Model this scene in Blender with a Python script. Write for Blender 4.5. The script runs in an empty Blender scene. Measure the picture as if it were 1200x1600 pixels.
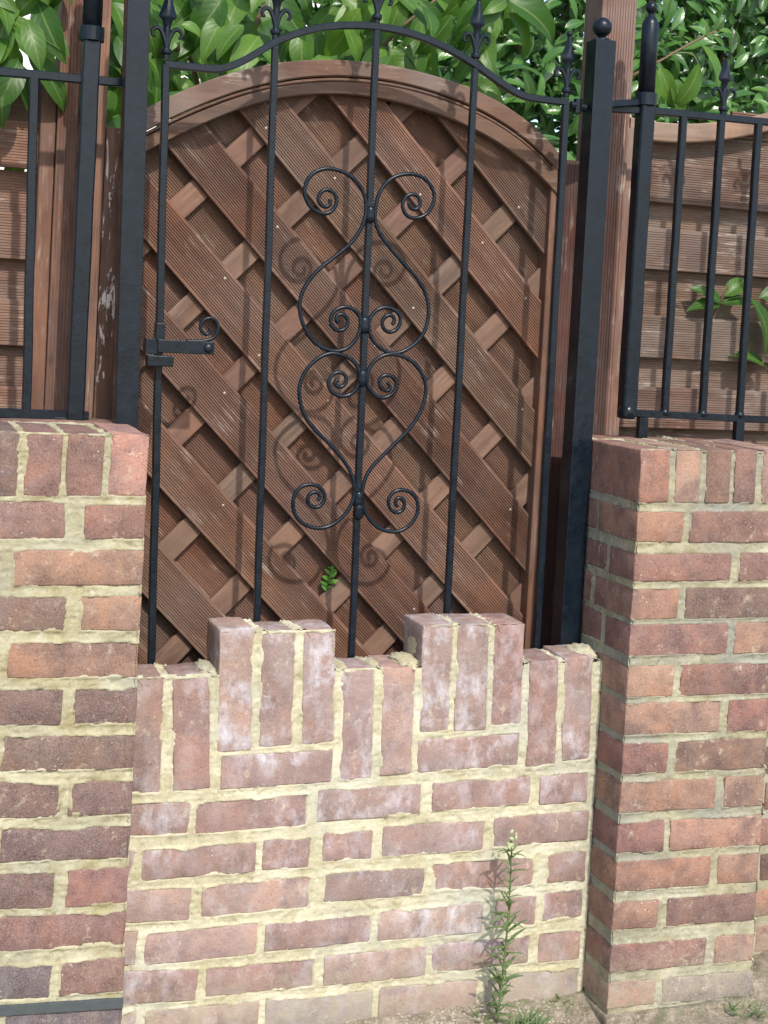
import bpy, bmesh, math, random
import numpy as np
from mathutils import Matrix, Vector

random.seed(11)
scene = bpy.context.scene
COL = scene.collection

# ------------------------------------------------------------------ camera
cam_data = bpy.data.cameras.new('camera')
cam = bpy.data.objects.new('camera', cam_data)
COL.objects.link(cam)
cam_data.sensor_fit = 'VERTICAL'
cam_data.sensor_height = 24.0
cam_data.sensor_width = 18.0
cam_data.lens = 2300.0 / 1600.0 * 24.0
cam_data.shift_x = -49.63 / 1600.0
cam_data.shift_y = -200.98 / 1600.0
cam_data.clip_start = 0.05
cam_data.clip_end = 600.0


def camera_axes(yaw, pitch, roll):
    fwd = Vector((math.sin(yaw) * math.cos(pitch), math.cos(yaw) * math.cos(pitch), -math.sin(pitch)))
    right = Vector((math.cos(yaw), -math.sin(yaw), 0))
    up = right.cross(fwd)
    c, s = math.cos(roll), math.sin(roll)
    return c * right + s * up, -s * right + c * up, fwd


r_, u_, f_ = camera_axes(0.358193, 0.0423120, 0.0549899)
cam.matrix_world = Matrix(((r_.x, u_.x, -f_.x, -0.436585), (r_.y, u_.y, -f_.y, -2.387224),
                           (r_.z, u_.z, -f_.z, 1.306712), (0, 0, 0, 1)))
scene.camera = cam

# ------------------------------------------------------------------ light
SUN_DIR = Vector((-0.045, 1.0, -0.98)).normalized()      # the way the light travels
sun_el = math.asin(-SUN_DIR.z)
world = bpy.data.worlds.new('World')
scene.world = world
world.use_nodes = True
wn, wl = world.node_tree.nodes, world.node_tree.links
sky_tex = wn.new('ShaderNodeTexSky')
sky_tex.sky_type = 'NISHITA'
sky_tex.sun_disc = False
sky_tex.sun_elevation = sun_el
sky_tex.sun_rotation = math.atan2(-SUN_DIR.x, -SUN_DIR.y)
sky_tex.dust_density = 1.6
wl.new(sky_tex.outputs[0], wn['Background'].inputs[0])
wn['Background'].inputs[1].default_value = 0.15
sun_data = bpy.data.lights.new('sun', 'SUN')
sun_data.energy = 2.35
sun_data.angle = math.radians(1.3)
sun_data.color = (1.0, 0.95, 0.87)
sun = bpy.data.objects.new('sun', sun_data)
COL.objects.link(sun)
sun.rotation_euler = SUN_DIR.to_track_quat('-Z', 'Y').to_euler()
sun.location = (0.5, -6, 8)

scene.view_settings.view_transform = 'Standard'
scene.view_settings.look = 'None'
scene.view_settings.exposure = 0.90
scene.view_settings.gamma = 1.0
scene.view_settings.use_curve_mapping = False

# ---- measured brickwork: centre x, centre z, width, height, tilt, tone ----
INFILL_BRICKS = [
    (0.0433, 0.5622, 0.0529, 0.2026, 0.0116, 'p'),
    (0.1219, 0.5629, 0.0643, 0.2008, 0.0461, 'pp'),
    (0.1982, 0.6367, 0.0604, 0.2193, 0.0294, 'ow'),
    (0.2737, 0.6346, 0.0604, 0.2039, 0.0179, 'w'),
    (0.3512, 0.6358, 0.0593, 0.205, 0.0368, 'pw'),
    (0.428, 0.5639, 0.0612, 0.2016, 0.0288, 'w'),
    (0.5067, 0.5681, 0.0599, 0.2, 0.0233, 't'),
    (0.5789, 0.6445, 0.0583, 0.2013, 0.0184, 'pw'),
    (0.6506, 0.6445, 0.0633, 0.2031, 0.0261, 'w'),
    (0.725, 0.6481, 0.0598, 0.1927, 0.0145, 'r'),
    (0.8024, 0.5693, 0.0599, 0.2039, 0.0314, 'r'),
    (0.8761, 0.5762, 0.0588, 0.2032, 0.0288, 'pw'),
    (0.2814, 0.4902, 0.205, 0.0576, 0.0037, 'pw'),
    (0.6538, 0.5006, 0.2047, 0.0592, 0.0164, 'pw'),
    (0.07, 0.4137, 0.1113, 0.055, -0.0422, 'p'),
    (0.2389, 0.4107, 0.2016, 0.0533, 0.0139, 'r'),
    (0.4606, 0.4176, 0.1989, 0.0555, -0.001, 'w'),
    (0.6848, 0.4207, 0.1987, 0.0516, 0.0058, 'p'),
    (0.8567, 0.42, 0.1017, 0.0552, 0.001, 'p'),
    (0.0209, 0.3337, 0.0167, 0.0519, -0.0782, 'p'),
    (0.1479, 0.3324, 0.2016, 0.0516, 0.0015, 'pr'),
    (0.307, 0.3342, 0.0862, 0.051, -0.029, 'p'),
    (0.4225, 0.3399, 0.0924, 0.0488, -0.0103, 'r'),
    (0.5921, 0.341, 0.2022, 0.0541, -0.0153, 'pw'),
    (0.814, 0.344, 0.1999, 0.0538, 0.0048, 'p'),
    (0.0756, 0.2593, 0.1172, 0.0559, -0.0405, 't'),
    (0.2561, 0.2596, 0.1982, 0.0537, 0.0015, 't'),
    (0.4793, 0.2628, 0.1953, 0.0511, -0.0136, 'd'),
    (0.6986, 0.2635, 0.2076, 0.0525, -0.0072, 'r'),
    (0.873, 0.2643, 0.0815, 0.0562, 0.0049, 'p'),
    (0.0305, 0.1878, 0.0245, 0.0579, -0.053, 't'),
    (0.1587, 0.1821, 0.2001, 0.0543, 0.0055, 't'),
    (0.3753, 0.1821, 0.1998, 0.0487, -0.0005, 'p'),
    (0.5958, 0.1821, 0.209, 0.0545, -0.0084, 'tw'),
    (0.7691, 0.1843, 0.0849, 0.0537, -0.0024, 'p'),
    (0.8697, 0.1888, 0.0841, 0.0525, 0.0238, 'p'),
    (0.0856, 0.1132, 0.1373, 0.0545, -0.0631, 'p'),
    (0.2704, 0.109, 0.1982, 0.0499, -0.0149, 'r'),
    (0.4893, 0.1083, 0.1985, 0.0532, -0.0066, 't'),
    (0.702, 0.1091, 0.1989, 0.0521, -0.0075, 'p'),
    (0.8681, 0.1075, 0.0898, 0.0558, -0.0006, 'r'),
    (0.0327, 0.045, 0.029, 0.0548, -0.0414, 't'),
    (0.1669, 0.0402, 0.2034, 0.0546, -0.0204, 't'),
    (0.3845, 0.0352, 0.2032, 0.0556, -0.0177, 'g'),
    (0.5993, 0.0338, 0.1965, 0.0559, -0.0087, 't'),
    (0.815, 0.0324, 0.1978, 0.0574, -0.0101, 'g'),
    (0.094, -0.0274, 0.1366, 0.0519, -0.0604, 't'),
    (0.2772, -0.0342, 0.1978, 0.0532, -0.0243, 't'),
    (0.4919, -0.0379, 0.1954, 0.0541, -0.0266, 't'),
    (0.7121, -0.0422, 0.2064, 0.055, -0.0233, 'g'),
    (0.8759, -0.0435, 0.0803, 0.0548, -0.0062, 'g'),
]
LEFT_PIER_BRICKS = [
    (-0.3002, 1.0448, 0.0496, 0.1007, -0.0131, 'p'),
    (-0.2357, 1.0459, 0.0623, 0.1016, -0.0064, 'd'),
    (-0.1664, 1.0453, 0.0566, 0.0991, -0.0185, 'p'),
    (-0.1008, 1.0465, 0.0588, 0.1001, -0.0179, 'p'),
    (-0.0307, 1.0476, 0.0613, 0.1011, -0.0164, 'k'),
    (-0.2291, 0.9571, 0.2047, 0.0609, 0.0039, 'p'),
    (-0.0492, 0.9547, 0.0983, 0.0553, 0.0036, 'r'),
    (-0.3169, 0.8822, 0.1826, 0.0578, -0.0101, 'o'),
    (-0.103, 0.8801, 0.2059, 0.0576, -0.0049, 'o'),
    (-0.2206, 0.8077, 0.201, 0.0553, -0.0236, 'd'),
    (-0.0489, 0.8048, 0.0978, 0.0572, -0.0129, 'o'),
    (-0.3098, 0.7359, 0.1767, 0.0592, -0.0266, 'p'),
    (-0.1038, 0.7301, 0.2077, 0.0585, -0.0245, 'ro'),
    (-0.2197, 0.657, 0.2006, 0.0586, -0.0361, 'd'),
    (-0.0506, 0.6522, 0.1012, 0.0591, -0.0191, 'd'),
    (-0.3106, 0.5866, 0.1734, 0.0569, -0.0467, 'd'),
    (-0.1056, 0.5776, 0.2112, 0.0576, -0.0368, 'd'),
    (-0.2145, 0.5069, 0.1997, 0.0584, -0.0556, 'd'),
    (-0.0508, 0.5004, 0.1016, 0.0577, -0.0244, 'd'),
    (-0.3064, 0.439, 0.1714, 0.0552, -0.063, 'd'),
    (-0.1035, 0.4282, 0.207, 0.0548, -0.0428, 'd'),
    (-0.2139, 0.3588, 0.1891, 0.0583, -0.0526, 'd'),
    (-0.0501, 0.3532, 0.1001, 0.0602, -0.0231, 'r'),
    (-0.3005, 0.2897, 0.1718, 0.0555, -0.0495, 'd'),
    (-0.1025, 0.2833, 0.2051, 0.0572, -0.0429, 'rd'),
    (-0.2122, 0.2087, 0.1908, 0.0549, -0.0674, 'b'),
    (-0.0519, 0.2039, 0.1039, 0.0572, -0.0254, 'rd'),
    (-0.2942, 0.128, 0.1732, 0.0575, -0.0887, 'b'),
    (-0.0941, 0.1194, 0.1881, 0.0625, -0.0357, 'b'),
    (-0.2064, 0.0448, 0.1898, 0.0563, -0.0799, 'b'),
    (-0.0483, 0.0361, 0.0966, 0.0571, -0.0501, 'b'),
]
RIGHT_PIER_BRICKS = [
    (0.9568, 1.0403, 0.0621, 0.1001, 0.0145, 'r'),
    (1.0284, 1.0413, 0.0549, 0.1011, 0.0137, 't'),
    (1.0955, 1.0423, 0.054, 0.1019, 0.0148, 'p'),
    (1.155, 1.0432, 0.0488, 0.1027, 0.0144, 'p'),
    (1.2204, 1.0441, 0.0543, 0.1035, 0.0145, 't'),
    (0.9757, 0.9446, 0.1005, 0.0589, 0.0024, 'o'),
    (1.1444, 0.9451, 0.2063, 0.0603, 0.0025, 'p'),
    (1.0312, 0.8675, 0.2114, 0.0527, -0.0002, 'p'),
    (1.2014, 0.8675, 0.0923, 0.054, -0.0003, 'p'),
    (0.9752, 0.7984, 0.0994, 0.0586, -0.0034, 'o'),
    (1.1441, 0.7978, 0.2069, 0.0601, -0.0032, 'd'),
    (1.0322, 0.7295, 0.2135, 0.0591, -0.0058, 'rp'),
    (1.2011, 0.7284, 0.0928, 0.0605, -0.0059, 'o'),
    (0.9761, 0.6507, 0.1013, 0.0587, -0.0089, 'o'),
    (1.1426, 0.6493, 0.2052, 0.0601, -0.0085, 'p'),
    (1.0297, 0.5782, 0.2085, 0.0617, -0.0114, 't'),
    (1.1968, 0.5762, 0.0931, 0.0631, -0.0113, 'r'),
    (0.9744, 0.5035, 0.0979, 0.0591, -0.0142, 'r'),
    (1.1414, 0.5012, 0.204, 0.0604, -0.014, 'pd'),
    (1.0303, 0.4285, 0.2095, 0.0596, -0.017, 'o'),
    (1.1987, 0.4256, 0.0918, 0.0608, -0.0169, 'o'),
    (0.976, 0.3508, 0.101, 0.0593, -0.02, 'r'),
    (1.142, 0.3475, 0.2057, 0.0606, -0.0197, 'o'),
    (1.0297, 0.2757, 0.2085, 0.0573, -0.0226, 'ro'),
    (1.1975, 0.272, 0.0941, 0.0585, -0.0223, 'o'),
    (0.975, 0.2004, 0.099, 0.0546, -0.0251, 'o'),
    (1.1429, 0.1961, 0.2002, 0.0558, -0.0252, 'rd'),
    (1.0305, 0.1171, 0.21, 0.0526, -0.0282, 'p'),
    (1.1995, 0.1124, 0.0907, 0.0537, -0.0281, 't'),
    (0.9768, 0.0467, 0.1025, 0.0498, -0.0308, 't'),
    (1.1447, 0.0416, 0.2055, 0.0509, -0.0309, 'g'),
]
# ---- measured curves (x, z) ----
ARCH_TOP = [(0.0259, 1.6665),(0.0394, 1.6796),(0.0689, 1.6956),(0.1186, 1.7209),(0.1863, 1.752),(0.2544, 1.7751),(0.3076, 1.7884),(0.3791, 1.7988),(0.43, 1.8034),(0.4825, 1.8019),(0.5696, 1.7941),(0.6548, 1.7807),(0.74, 1.7515),(0.8183, 1.7118),(0.8662, 1.6723)]
ARCH_MID = [(0.0278, 1.6257),(0.0704, 1.6522),(0.1703, 1.705),(0.2563, 1.738),(0.3095, 1.7534),(0.3586, 1.763),(0.4317, 1.7716),(0.4842, 1.7711),(0.5756, 1.761),(0.6731, 1.7409),(0.7583, 1.706),(0.8643, 1.6357)]
ARCH_BOTTOM = [(0.0295, 1.5894),(0.0757, 1.6161),(0.1495, 1.6588),(0.2104, 1.6888),(0.2788, 1.7139),(0.3642, 1.7301),(0.4338, 1.7356),(0.4863, 1.7342),(0.5739, 1.7219),(0.6679, 1.7023),(0.7613, 1.6588),(0.869, 1.5853)]
GATE_RAIL = [(0.0423, 1.7369),(0.0675, 1.7374),(0.0905, 1.7377),(0.1254, 1.7382),(0.1452, 1.7415),(0.174, 1.7539),(0.2062, 1.7748),(0.2443, 1.8024),(0.3036, 1.8292),(0.3644, 1.8447),(0.4267, 1.851),(0.4905, 1.848),(0.556, 1.8341),(0.6233, 1.8091),(0.6743, 1.783),(0.7161, 1.7629),(0.744, 1.7535),(0.7853, 1.7516),(0.8367, 1.7519),(0.8623, 1.747)]
SCROLL_A = [(0.3576, 1.5243),(0.3603, 1.5166),(0.3551, 1.5092),(0.3452, 1.5091),(0.3372, 1.5164),(0.3366, 1.5274),(0.3436, 1.538),(0.355, 1.5409),(0.367, 1.5346),(0.372, 1.5223),(0.3685, 1.5078),(0.3574, 1.4974),(0.3443, 1.4958),(0.3275, 1.5014),(0.3152, 1.5146),(0.3088, 1.5314),(0.3116, 1.5521),(0.3238, 1.5688),(0.3431, 1.5784),(0.3629, 1.5795),(0.3865, 1.5742),(0.4073, 1.5617),(0.4217, 1.5438),(0.4297, 1.5221),(0.4294, 1.4965),(0.4223, 1.4736),(0.4069, 1.4486),(0.3878, 1.4297),(0.3655, 1.4107),(0.3433, 1.3918),(0.3248, 1.3685),(0.3135, 1.3457),(0.3107, 1.3234),(0.3145, 1.3014),(0.3247, 1.2782),(0.3406, 1.2583),(0.3646, 1.245),(0.3881, 1.2419),(0.4079, 1.2486),(0.4238, 1.2654),(0.4312, 1.285),(0.4308, 1.3043),(0.4226, 1.3183),(0.407, 1.3255),(0.3936, 1.3248),(0.3789, 1.3176),(0.372, 1.3044),(0.3738, 1.2902),(0.3843, 1.2811),(0.3977, 1.2818),(0.4055, 1.2918),(0.4048, 1.3046),(0.396, 1.3121),(0.386, 1.31),(0.3821, 1.3018),(0.3885, 1.2957)]
SCROLL_B = [(0.5146, 1.5305),(0.5157, 1.5225),(0.524, 1.5167),(0.5342, 1.5207),(0.538, 1.5323),(0.5311, 1.5437),(0.5188, 1.546),(0.5071, 1.5396),(0.5011, 1.5246),(0.5072, 1.5089),(0.5198, 1.5008),(0.537, 1.5021),(0.5538, 1.5125),(0.5632, 1.5295),(0.5658, 1.5459),(0.5577, 1.5647),(0.5429, 1.578),(0.5218, 1.5837),(0.5012, 1.5819),(0.4811, 1.5744),(0.4648, 1.5602),(0.4531, 1.54),(0.4486, 1.5172),(0.4482, 1.4948),(0.4543, 1.476),(0.4692, 1.4546),(0.4892, 1.4334),(0.511, 1.4139),(0.5329, 1.3942),(0.5516, 1.3725),(0.5636, 1.3471),(0.5668, 1.3212),(0.5632, 1.2948),(0.5506, 1.2713),(0.5307, 1.2541),(0.5105, 1.2441),(0.4898, 1.2442),(0.4686, 1.2545),(0.4541, 1.27),(0.4479, 1.2891),(0.4487, 1.3052),(0.4565, 1.3185),(0.4713, 1.3281),(0.4884, 1.329),(0.5043, 1.3211),(0.5109, 1.3085),(0.5076, 1.2937),(0.4961, 1.2834),(0.4823, 1.2843),(0.4742, 1.2952),(0.4758, 1.3083),(0.4857, 1.3153),(0.4962, 1.3126),(0.4985, 1.303),(0.4936, 1.2978)]
SCROLL_C = [(0.3927, 1.1885),(0.3863, 1.1835),(0.3918, 1.1757),(0.4018, 1.176),(0.4088, 1.1843),(0.4082, 1.1955),(0.3986, 1.2032),(0.3853, 1.2011),(0.3759, 1.1911),(0.3742, 1.1782),(0.3824, 1.1641),(0.3995, 1.1582),(0.4162, 1.1604),(0.4291, 1.1722),(0.4355, 1.1901),(0.4331, 1.2094),(0.4228, 1.2235),(0.4053, 1.234),(0.3816, 1.2387),(0.3619, 1.2337),(0.3427, 1.2201),(0.3272, 1.2004),(0.3186, 1.1762),(0.32, 1.1508),(0.3297, 1.1224),(0.3458, 1.1005),(0.3668, 1.0818),(0.3879, 1.063),(0.4093, 1.0408),(0.4258, 1.0184),(0.4348, 0.9959),(0.4371, 0.9796),(0.4341, 0.9601),(0.425, 0.9406),(0.4058, 0.921),(0.3829, 0.9096),(0.3595, 0.9095),(0.3357, 0.9191),(0.3215, 0.9367),(0.3172, 0.9559),(0.3211, 0.9751),(0.3336, 0.9881),(0.3517, 0.9915),(0.367, 0.9869),(0.3776, 0.9758),(0.3784, 0.9612),(0.3706, 0.9499),(0.3574, 0.9482),(0.3463, 0.9561),(0.3463, 0.969),(0.3558, 0.9771),(0.3659, 0.9756),(0.3697, 0.9676),(0.365, 0.9611)]
SCROLL_D = [(0.4913, 1.1874),(0.497, 1.1794),(0.494, 1.1712),(0.4818, 1.174),(0.4743, 1.1851),(0.4771, 1.1966),(0.4888, 1.2019),(0.5028, 1.1976),(0.5097, 1.1864),(0.5061, 1.17),(0.4929, 1.1598),(0.4776, 1.1576),(0.4617, 1.1668),(0.4517, 1.1794),(0.4499, 1.1939),(0.4509, 1.2069),(0.4569, 1.2201),(0.4732, 1.2353),(0.4934, 1.2417),(0.5177, 1.2389),(0.5427, 1.2269),(0.5615, 1.2047),(0.5698, 1.1821),(0.5681, 1.1524),(0.5558, 1.1225),(0.5364, 1.0957),(0.5135, 1.0722),(0.4907, 1.0489),(0.4712, 1.0289),(0.4586, 1.0092),(0.4536, 0.9896),(0.4523, 0.97),(0.457, 0.9473),(0.4702, 0.9245),(0.4918, 0.9082),(0.5164, 0.9017),(0.5371, 0.905),(0.5555, 0.9183),(0.5666, 0.9381),(0.5662, 0.958),(0.5575, 0.9744),(0.5395, 0.9824),(0.5222, 0.9822),(0.5089, 0.9723),(0.5056, 0.9575),(0.5122, 0.9444),(0.5247, 0.9385),(0.5365, 0.9445),(0.5392, 0.9577),(0.5317, 0.9676),(0.5214, 0.9658),(0.5202, 0.9559),(0.5257, 0.9511)]


# ------------------------------------------------------------------ small tools
def link(o, parent=None):
    COL.objects.link(o)
    if parent is not None:
        o.parent = parent
    return o


def empty(name, loc, label, cat, group=None):
    o = bpy.data.objects.new(name, None)
    o.location = loc
    o.empty_display_size = 0.1
    COL.objects.link(o)
    return tag(o, label, cat, group)


def tag(o, label, cat, group=None):
    o['label'] = label
    o['category'] = cat
    if group:
        o['group'] = group
    return o


def mesh_of(name, verts, faces, mat=None, smooth=False):
    me = bpy.data.meshes.new(name)
    me.from_pydata([tuple(map(float, v)) for v in verts], [], faces)
    if mat is not None:
        me.materials.append(mat)
    if smooth:
        me.polygons.foreach_set('use_smooth', [True] * len(me.polygons))
    me.update()
    return me


def put(name, me, parent=None, loc=None, rot=None, tone=None):
    """Link a mesh; loc is in world space even when the parent stands elsewhere."""
    o = bpy.data.objects.new(name, me)
    base = Vector((0, 0, 0))
    if parent is not None:
        p = parent
        while p is not None:
            base = base + p.location
            p = p.parent
    o.location = Vector(loc if loc is not None else (0, 0, 0)) - base
    if rot is not None:
        o.rotation_euler = rot
    if tone is not None:
        o.color = tone
    return link(o, parent)


_P = np.random.RandomState(5).permutation(4096)


def vnoise(x, y, seed=0):
    """smooth value noise in -1..1, vectorised"""
    x = np.asarray(x, float) + seed * 17.31
    y = np.asarray(y, float) - seed * 9.77
    xi, yi = np.floor(x).astype(int), np.floor(y).astype(int)
    fx, fy = x - xi, y - yi
    fx, fy = fx * fx * (3 - 2 * fx), fy * fy * (3 - 2 * fy)

    def h(a, b):
        return _P[(_P[a & 4095] + b) & 4095] / 2047.5 - 1
    return ((h(xi, yi) * (1 - fx) + h(xi + 1, yi) * fx) * (1 - fy) +
            (h(xi, yi + 1) * (1 - fx) + h(xi + 1, yi + 1) * fx) * fy)


def fbm(x, y, seed=0, n=3):
    a, s, t = 1.0, 0.0, 0.0
    for k in range(n):
        s = s + a * vnoise(np.asarray(x) * 2 ** k, np.asarray(y) * 2 ** k, seed + k)
        t += a
        a *= 0.5
    return s / t


# ------------------------------------------------------------------ materials
def new_mat(name):
    m = bpy.data.materials.new(name)
    m.use_nodes = True
    nt = m.node_tree
    b = nt.nodes['Principled BSDF']
    return m, nt, b, nt.nodes, nt.links


def N(nt, kind, **kw):
    n = nt.nodes.new(kind)
    for k, v in kw.items():
        setattr(n, k, v)
    return n


def noise_node(nt, vec, scale, detail=4, rough=0.6, dist=0.0):
    n = N(nt, 'ShaderNodeTexNoise')
    n.inputs['Scale'].default_value = scale
    n.inputs['Detail'].default_value = detail
    n.inputs['Roughness'].default_value = rough
    n.inputs['Distortion'].default_value = dist
    if vec is not None:
        nt.links.new(vec, n.inputs['Vector'])
    return n.outputs['Fac']


def ramp(nt, fac, *stops):
    r = N(nt, 'ShaderNodeValToRGB')
    el = r.color_ramp.elements
    while len(el) < len(stops):
        el.new(0.5)
    for e, (p, c) in zip(el, stops):
        e.position = p
        e.color = (c, c, c, 1) if isinstance(c, (int, float)) else (*c, 1)
    nt.links.new(fac, r.inputs[0])
    return r.outputs[0]


def mix(nt, fac, a, b, mode='MIX'):
    m = N(nt, 'ShaderNodeMix', data_type='RGBA', blend_type=mode)
    for sock, v in ((m.inputs['Factor'], fac), (m.inputs[6], a), (m.inputs[7], b)):
        if isinstance(v, (int, float)):
            sock.default_value = v
        elif isinstance(v, tuple):
            sock.default_value = (*v, 1)
        else:
            nt.links.new(v, sock)
    return m.outputs[2]


def mul(nt, a, b, op='MULTIPLY'):
    m = N(nt, 'ShaderNodeMath', operation=op)
    for s, v in zip(m.inputs, (a, b)):
        if isinstance(v, (int, float)):
            s.default_value = v
        else:
            nt.links.new(v, s)
    return m.outputs[0]


def bump(nt, bsdf, height, strength, dist=0.002, prev=None):
    n = N(nt, 'ShaderNodeBump')
    n.inputs['Strength'].default_value = strength
    n.inputs['Distance'].default_value = dist
    nt.links.new(height, n.inputs['Height'])
    if prev is not None:
        nt.links.new(prev, n.inputs['Normal'])
    nt.links.new(n.outputs[0], bsdf.inputs['Normal'])
    return n.outputs[0]


def world_pos(nt):
    return N(nt, 'ShaderNodeNewGeometry').outputs['Position']


def brick_material():
    m, nt, b, _, L = new_mat('fired brick')
    pos = world_pos(nt)
    info = N(nt, 'ShaderNodeObjectInfo')
    base, bloom_haze = info.outputs['Color'], info.outputs['Alpha']
    mott = noise_node(nt, pos, 22, 4, 0.62)
    dark = mix(nt, 1.0, base, (0.52, 0.50, 0.58), 'MULTIPLY')
    warm = mix(nt, 1.0, base, (1.22, 1.06, 0.90), 'MULTIPLY')
    c = mix(nt, ramp(nt, mott, (0.34, 0.0), (0.60, 1.0)), dark, base)
    c = mix(nt, ramp(nt, noise_node(nt, pos, 13, 3, 0.5, 0.4), (0.50, 0.0), (0.70, 0.9)), c, warm)
    smoke = mix(nt, 1.0, base, (0.36, 0.40, 0.52), 'MULTIPLY')
    c = mix(nt, ramp(nt, noise_node(nt, pos, 9.5, 5, 0.65, 0.3), (0.54, 0.0), (0.72, 0.8)), c, smoke)
    # sandy grain
    grain = noise_node(nt, pos, 520, 3, 0.7)
    c = mix(nt, ramp(nt, grain, (0.42, 0.0), (0.66, 0.26)), c, (0.56, 0.42, 0.32), 'MIX')
    pit = noise_node(nt, pos, 270, 2, 0.6)
    c = mix(nt, ramp(nt, pit, (0.30, 0.55), (0.42, 0.0)), c, (0.05, 0.03, 0.03))
    # chalky specks and white salts dried on the face, then a pale veil of painted haze
    speck = N(nt, 'ShaderNodeTexVoronoi')
    speck.inputs['Scale'].default_value = 95
    L.new(pos, speck.inputs['Vector'])
    sp = ramp(nt, speck.outputs['Distance'], (0.05, 1.0), (0.16, 0.0))
    sp = mul(nt, sp, ramp(nt, noise_node(nt, pos, 17, 2), (0.52, 0.0), (0.66, 0.75)))
    c = mix(nt, sp, c, (0.72, 0.66, 0.58))
    mp = N(nt, 'ShaderNodeMapping')
    mp.inputs['Scale'].default_value = (1.0, 1.0, 0.62)
    L.new(pos, mp.inputs['Vector'])
    salt = noise_node(nt, mp.outputs[0], 34, 9, 0.70, 0.12)
    haze_veil = mul(nt, ramp(nt, noise_node(nt, pos, 14, 4, 0.6), (0.30, 0.35), (0.72, 0.95)), bloom_haze)
    c = mix(nt, mul(nt, haze_veil, 0.55), c, (0.40, 0.335, 0.31))
    amount = mul(nt, ramp(nt, salt, (0.46, 0.0), (0.72, 1.0)), mul(nt, bloom_haze, 1.15))
    amount = mul(nt, amount, ramp(nt, noise_node(nt, pos, 10.5, 2, 0.5), (0.38, 0.15), (0.60, 1.0)))
    c = mix(nt, mul(nt, amount, 0.80), c, (0.56, 0.545, 0.585))
    zz = N(nt, 'ShaderNodeSeparateXYZ')
    L.new(pos, zz.inputs[0])
    splash = mul(nt, ramp(nt, mul(nt, zz.outputs[2], mul(nt, noise_node(nt, pos, 30, 4, 0.7), 0.16), 'SUBTRACT'), (0.0, 0.85), (0.05, 0.0)), ramp(nt, noise_node(nt, pos, 45, 5, 0.7), (0.40, 0.1), (0.62, 0.9)))
    c = mix(nt, splash, c, (0.30, 0.26, 0.19))
    rim = mul(nt, ramp(nt, noise_node(nt, pos, 55, 4, 0.7), (0.56, 0.0), (0.72, 0.6)), ramp(nt, noise_node(nt, pos, 8, 2), (0.46, 0.0), (0.6, 1.0)))
    c = mix(nt, rim, c, (0.56, 0.49, 0.36))
    L.new(c, b.inputs['Base Color'])
    b.inputs['Roughness'].default_value = 0.93
    b.inputs['Specular IOR Level'].default_value = 0.2
    n1 = bump(nt, b, grain, 0.55, 0.0012)
    bump(nt, b, noise_node(nt, pos, 60, 5, 0.65), 0.7, 0.004, n1)
    return m


def mortar_material(name, pale, deep, grey, greyness):
    m, nt, b, _, L = new_mat(name)
    pos = world_pos(nt)
    c = mix(nt, ramp(nt, noise_node(nt, pos, 26, 5, 0.65), (0.38, 0.0), (0.62, 1.0)), deep, pale)
    c = mix(nt, ramp(nt, noise_node(nt, pos, 8, 4, 0.6, 0.5), (0.50, 0.0), (0.66, 0.7)), c, tuple(v * f for v, f in zip(pale, (1.22, 1.25, 1.35))))
    c = mix(nt, ramp(nt, noise_node(nt, pos, 5.0, 4, 0.6), (0.62 - greyness, 0.0), (0.86 - greyness, 0.9)), c, grey)
    white = ramp(nt, noise_node(nt, pos, 34, 5, 0.7, 0.8), (0.60, 0.0), (0.72, 0.55))
    c = mix(nt, white, c, (0.66, 0.63, 0.53))
    crack = ramp(nt, noise_node(nt, pos, 160, 3, 0.7), (0.28, 0.7), (0.38, 0.0))
    c = mix(nt, crack, c, tuple(v * 0.35 for v in deep))
    L.new(c, b.inputs['Base Color'])
    b.inputs['Roughness'].default_value = 0.95
    b.inputs['Specular IOR Level'].default_value = 0.15
    n1 = bump(nt, b, noise_node(nt, pos, 480, 4, 0.75), 0.9, 0.0016)
    bump(nt, b, noise_node(nt, pos, 110, 5, 0.7), 0.6, 0.003, n1)
    return m


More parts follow.
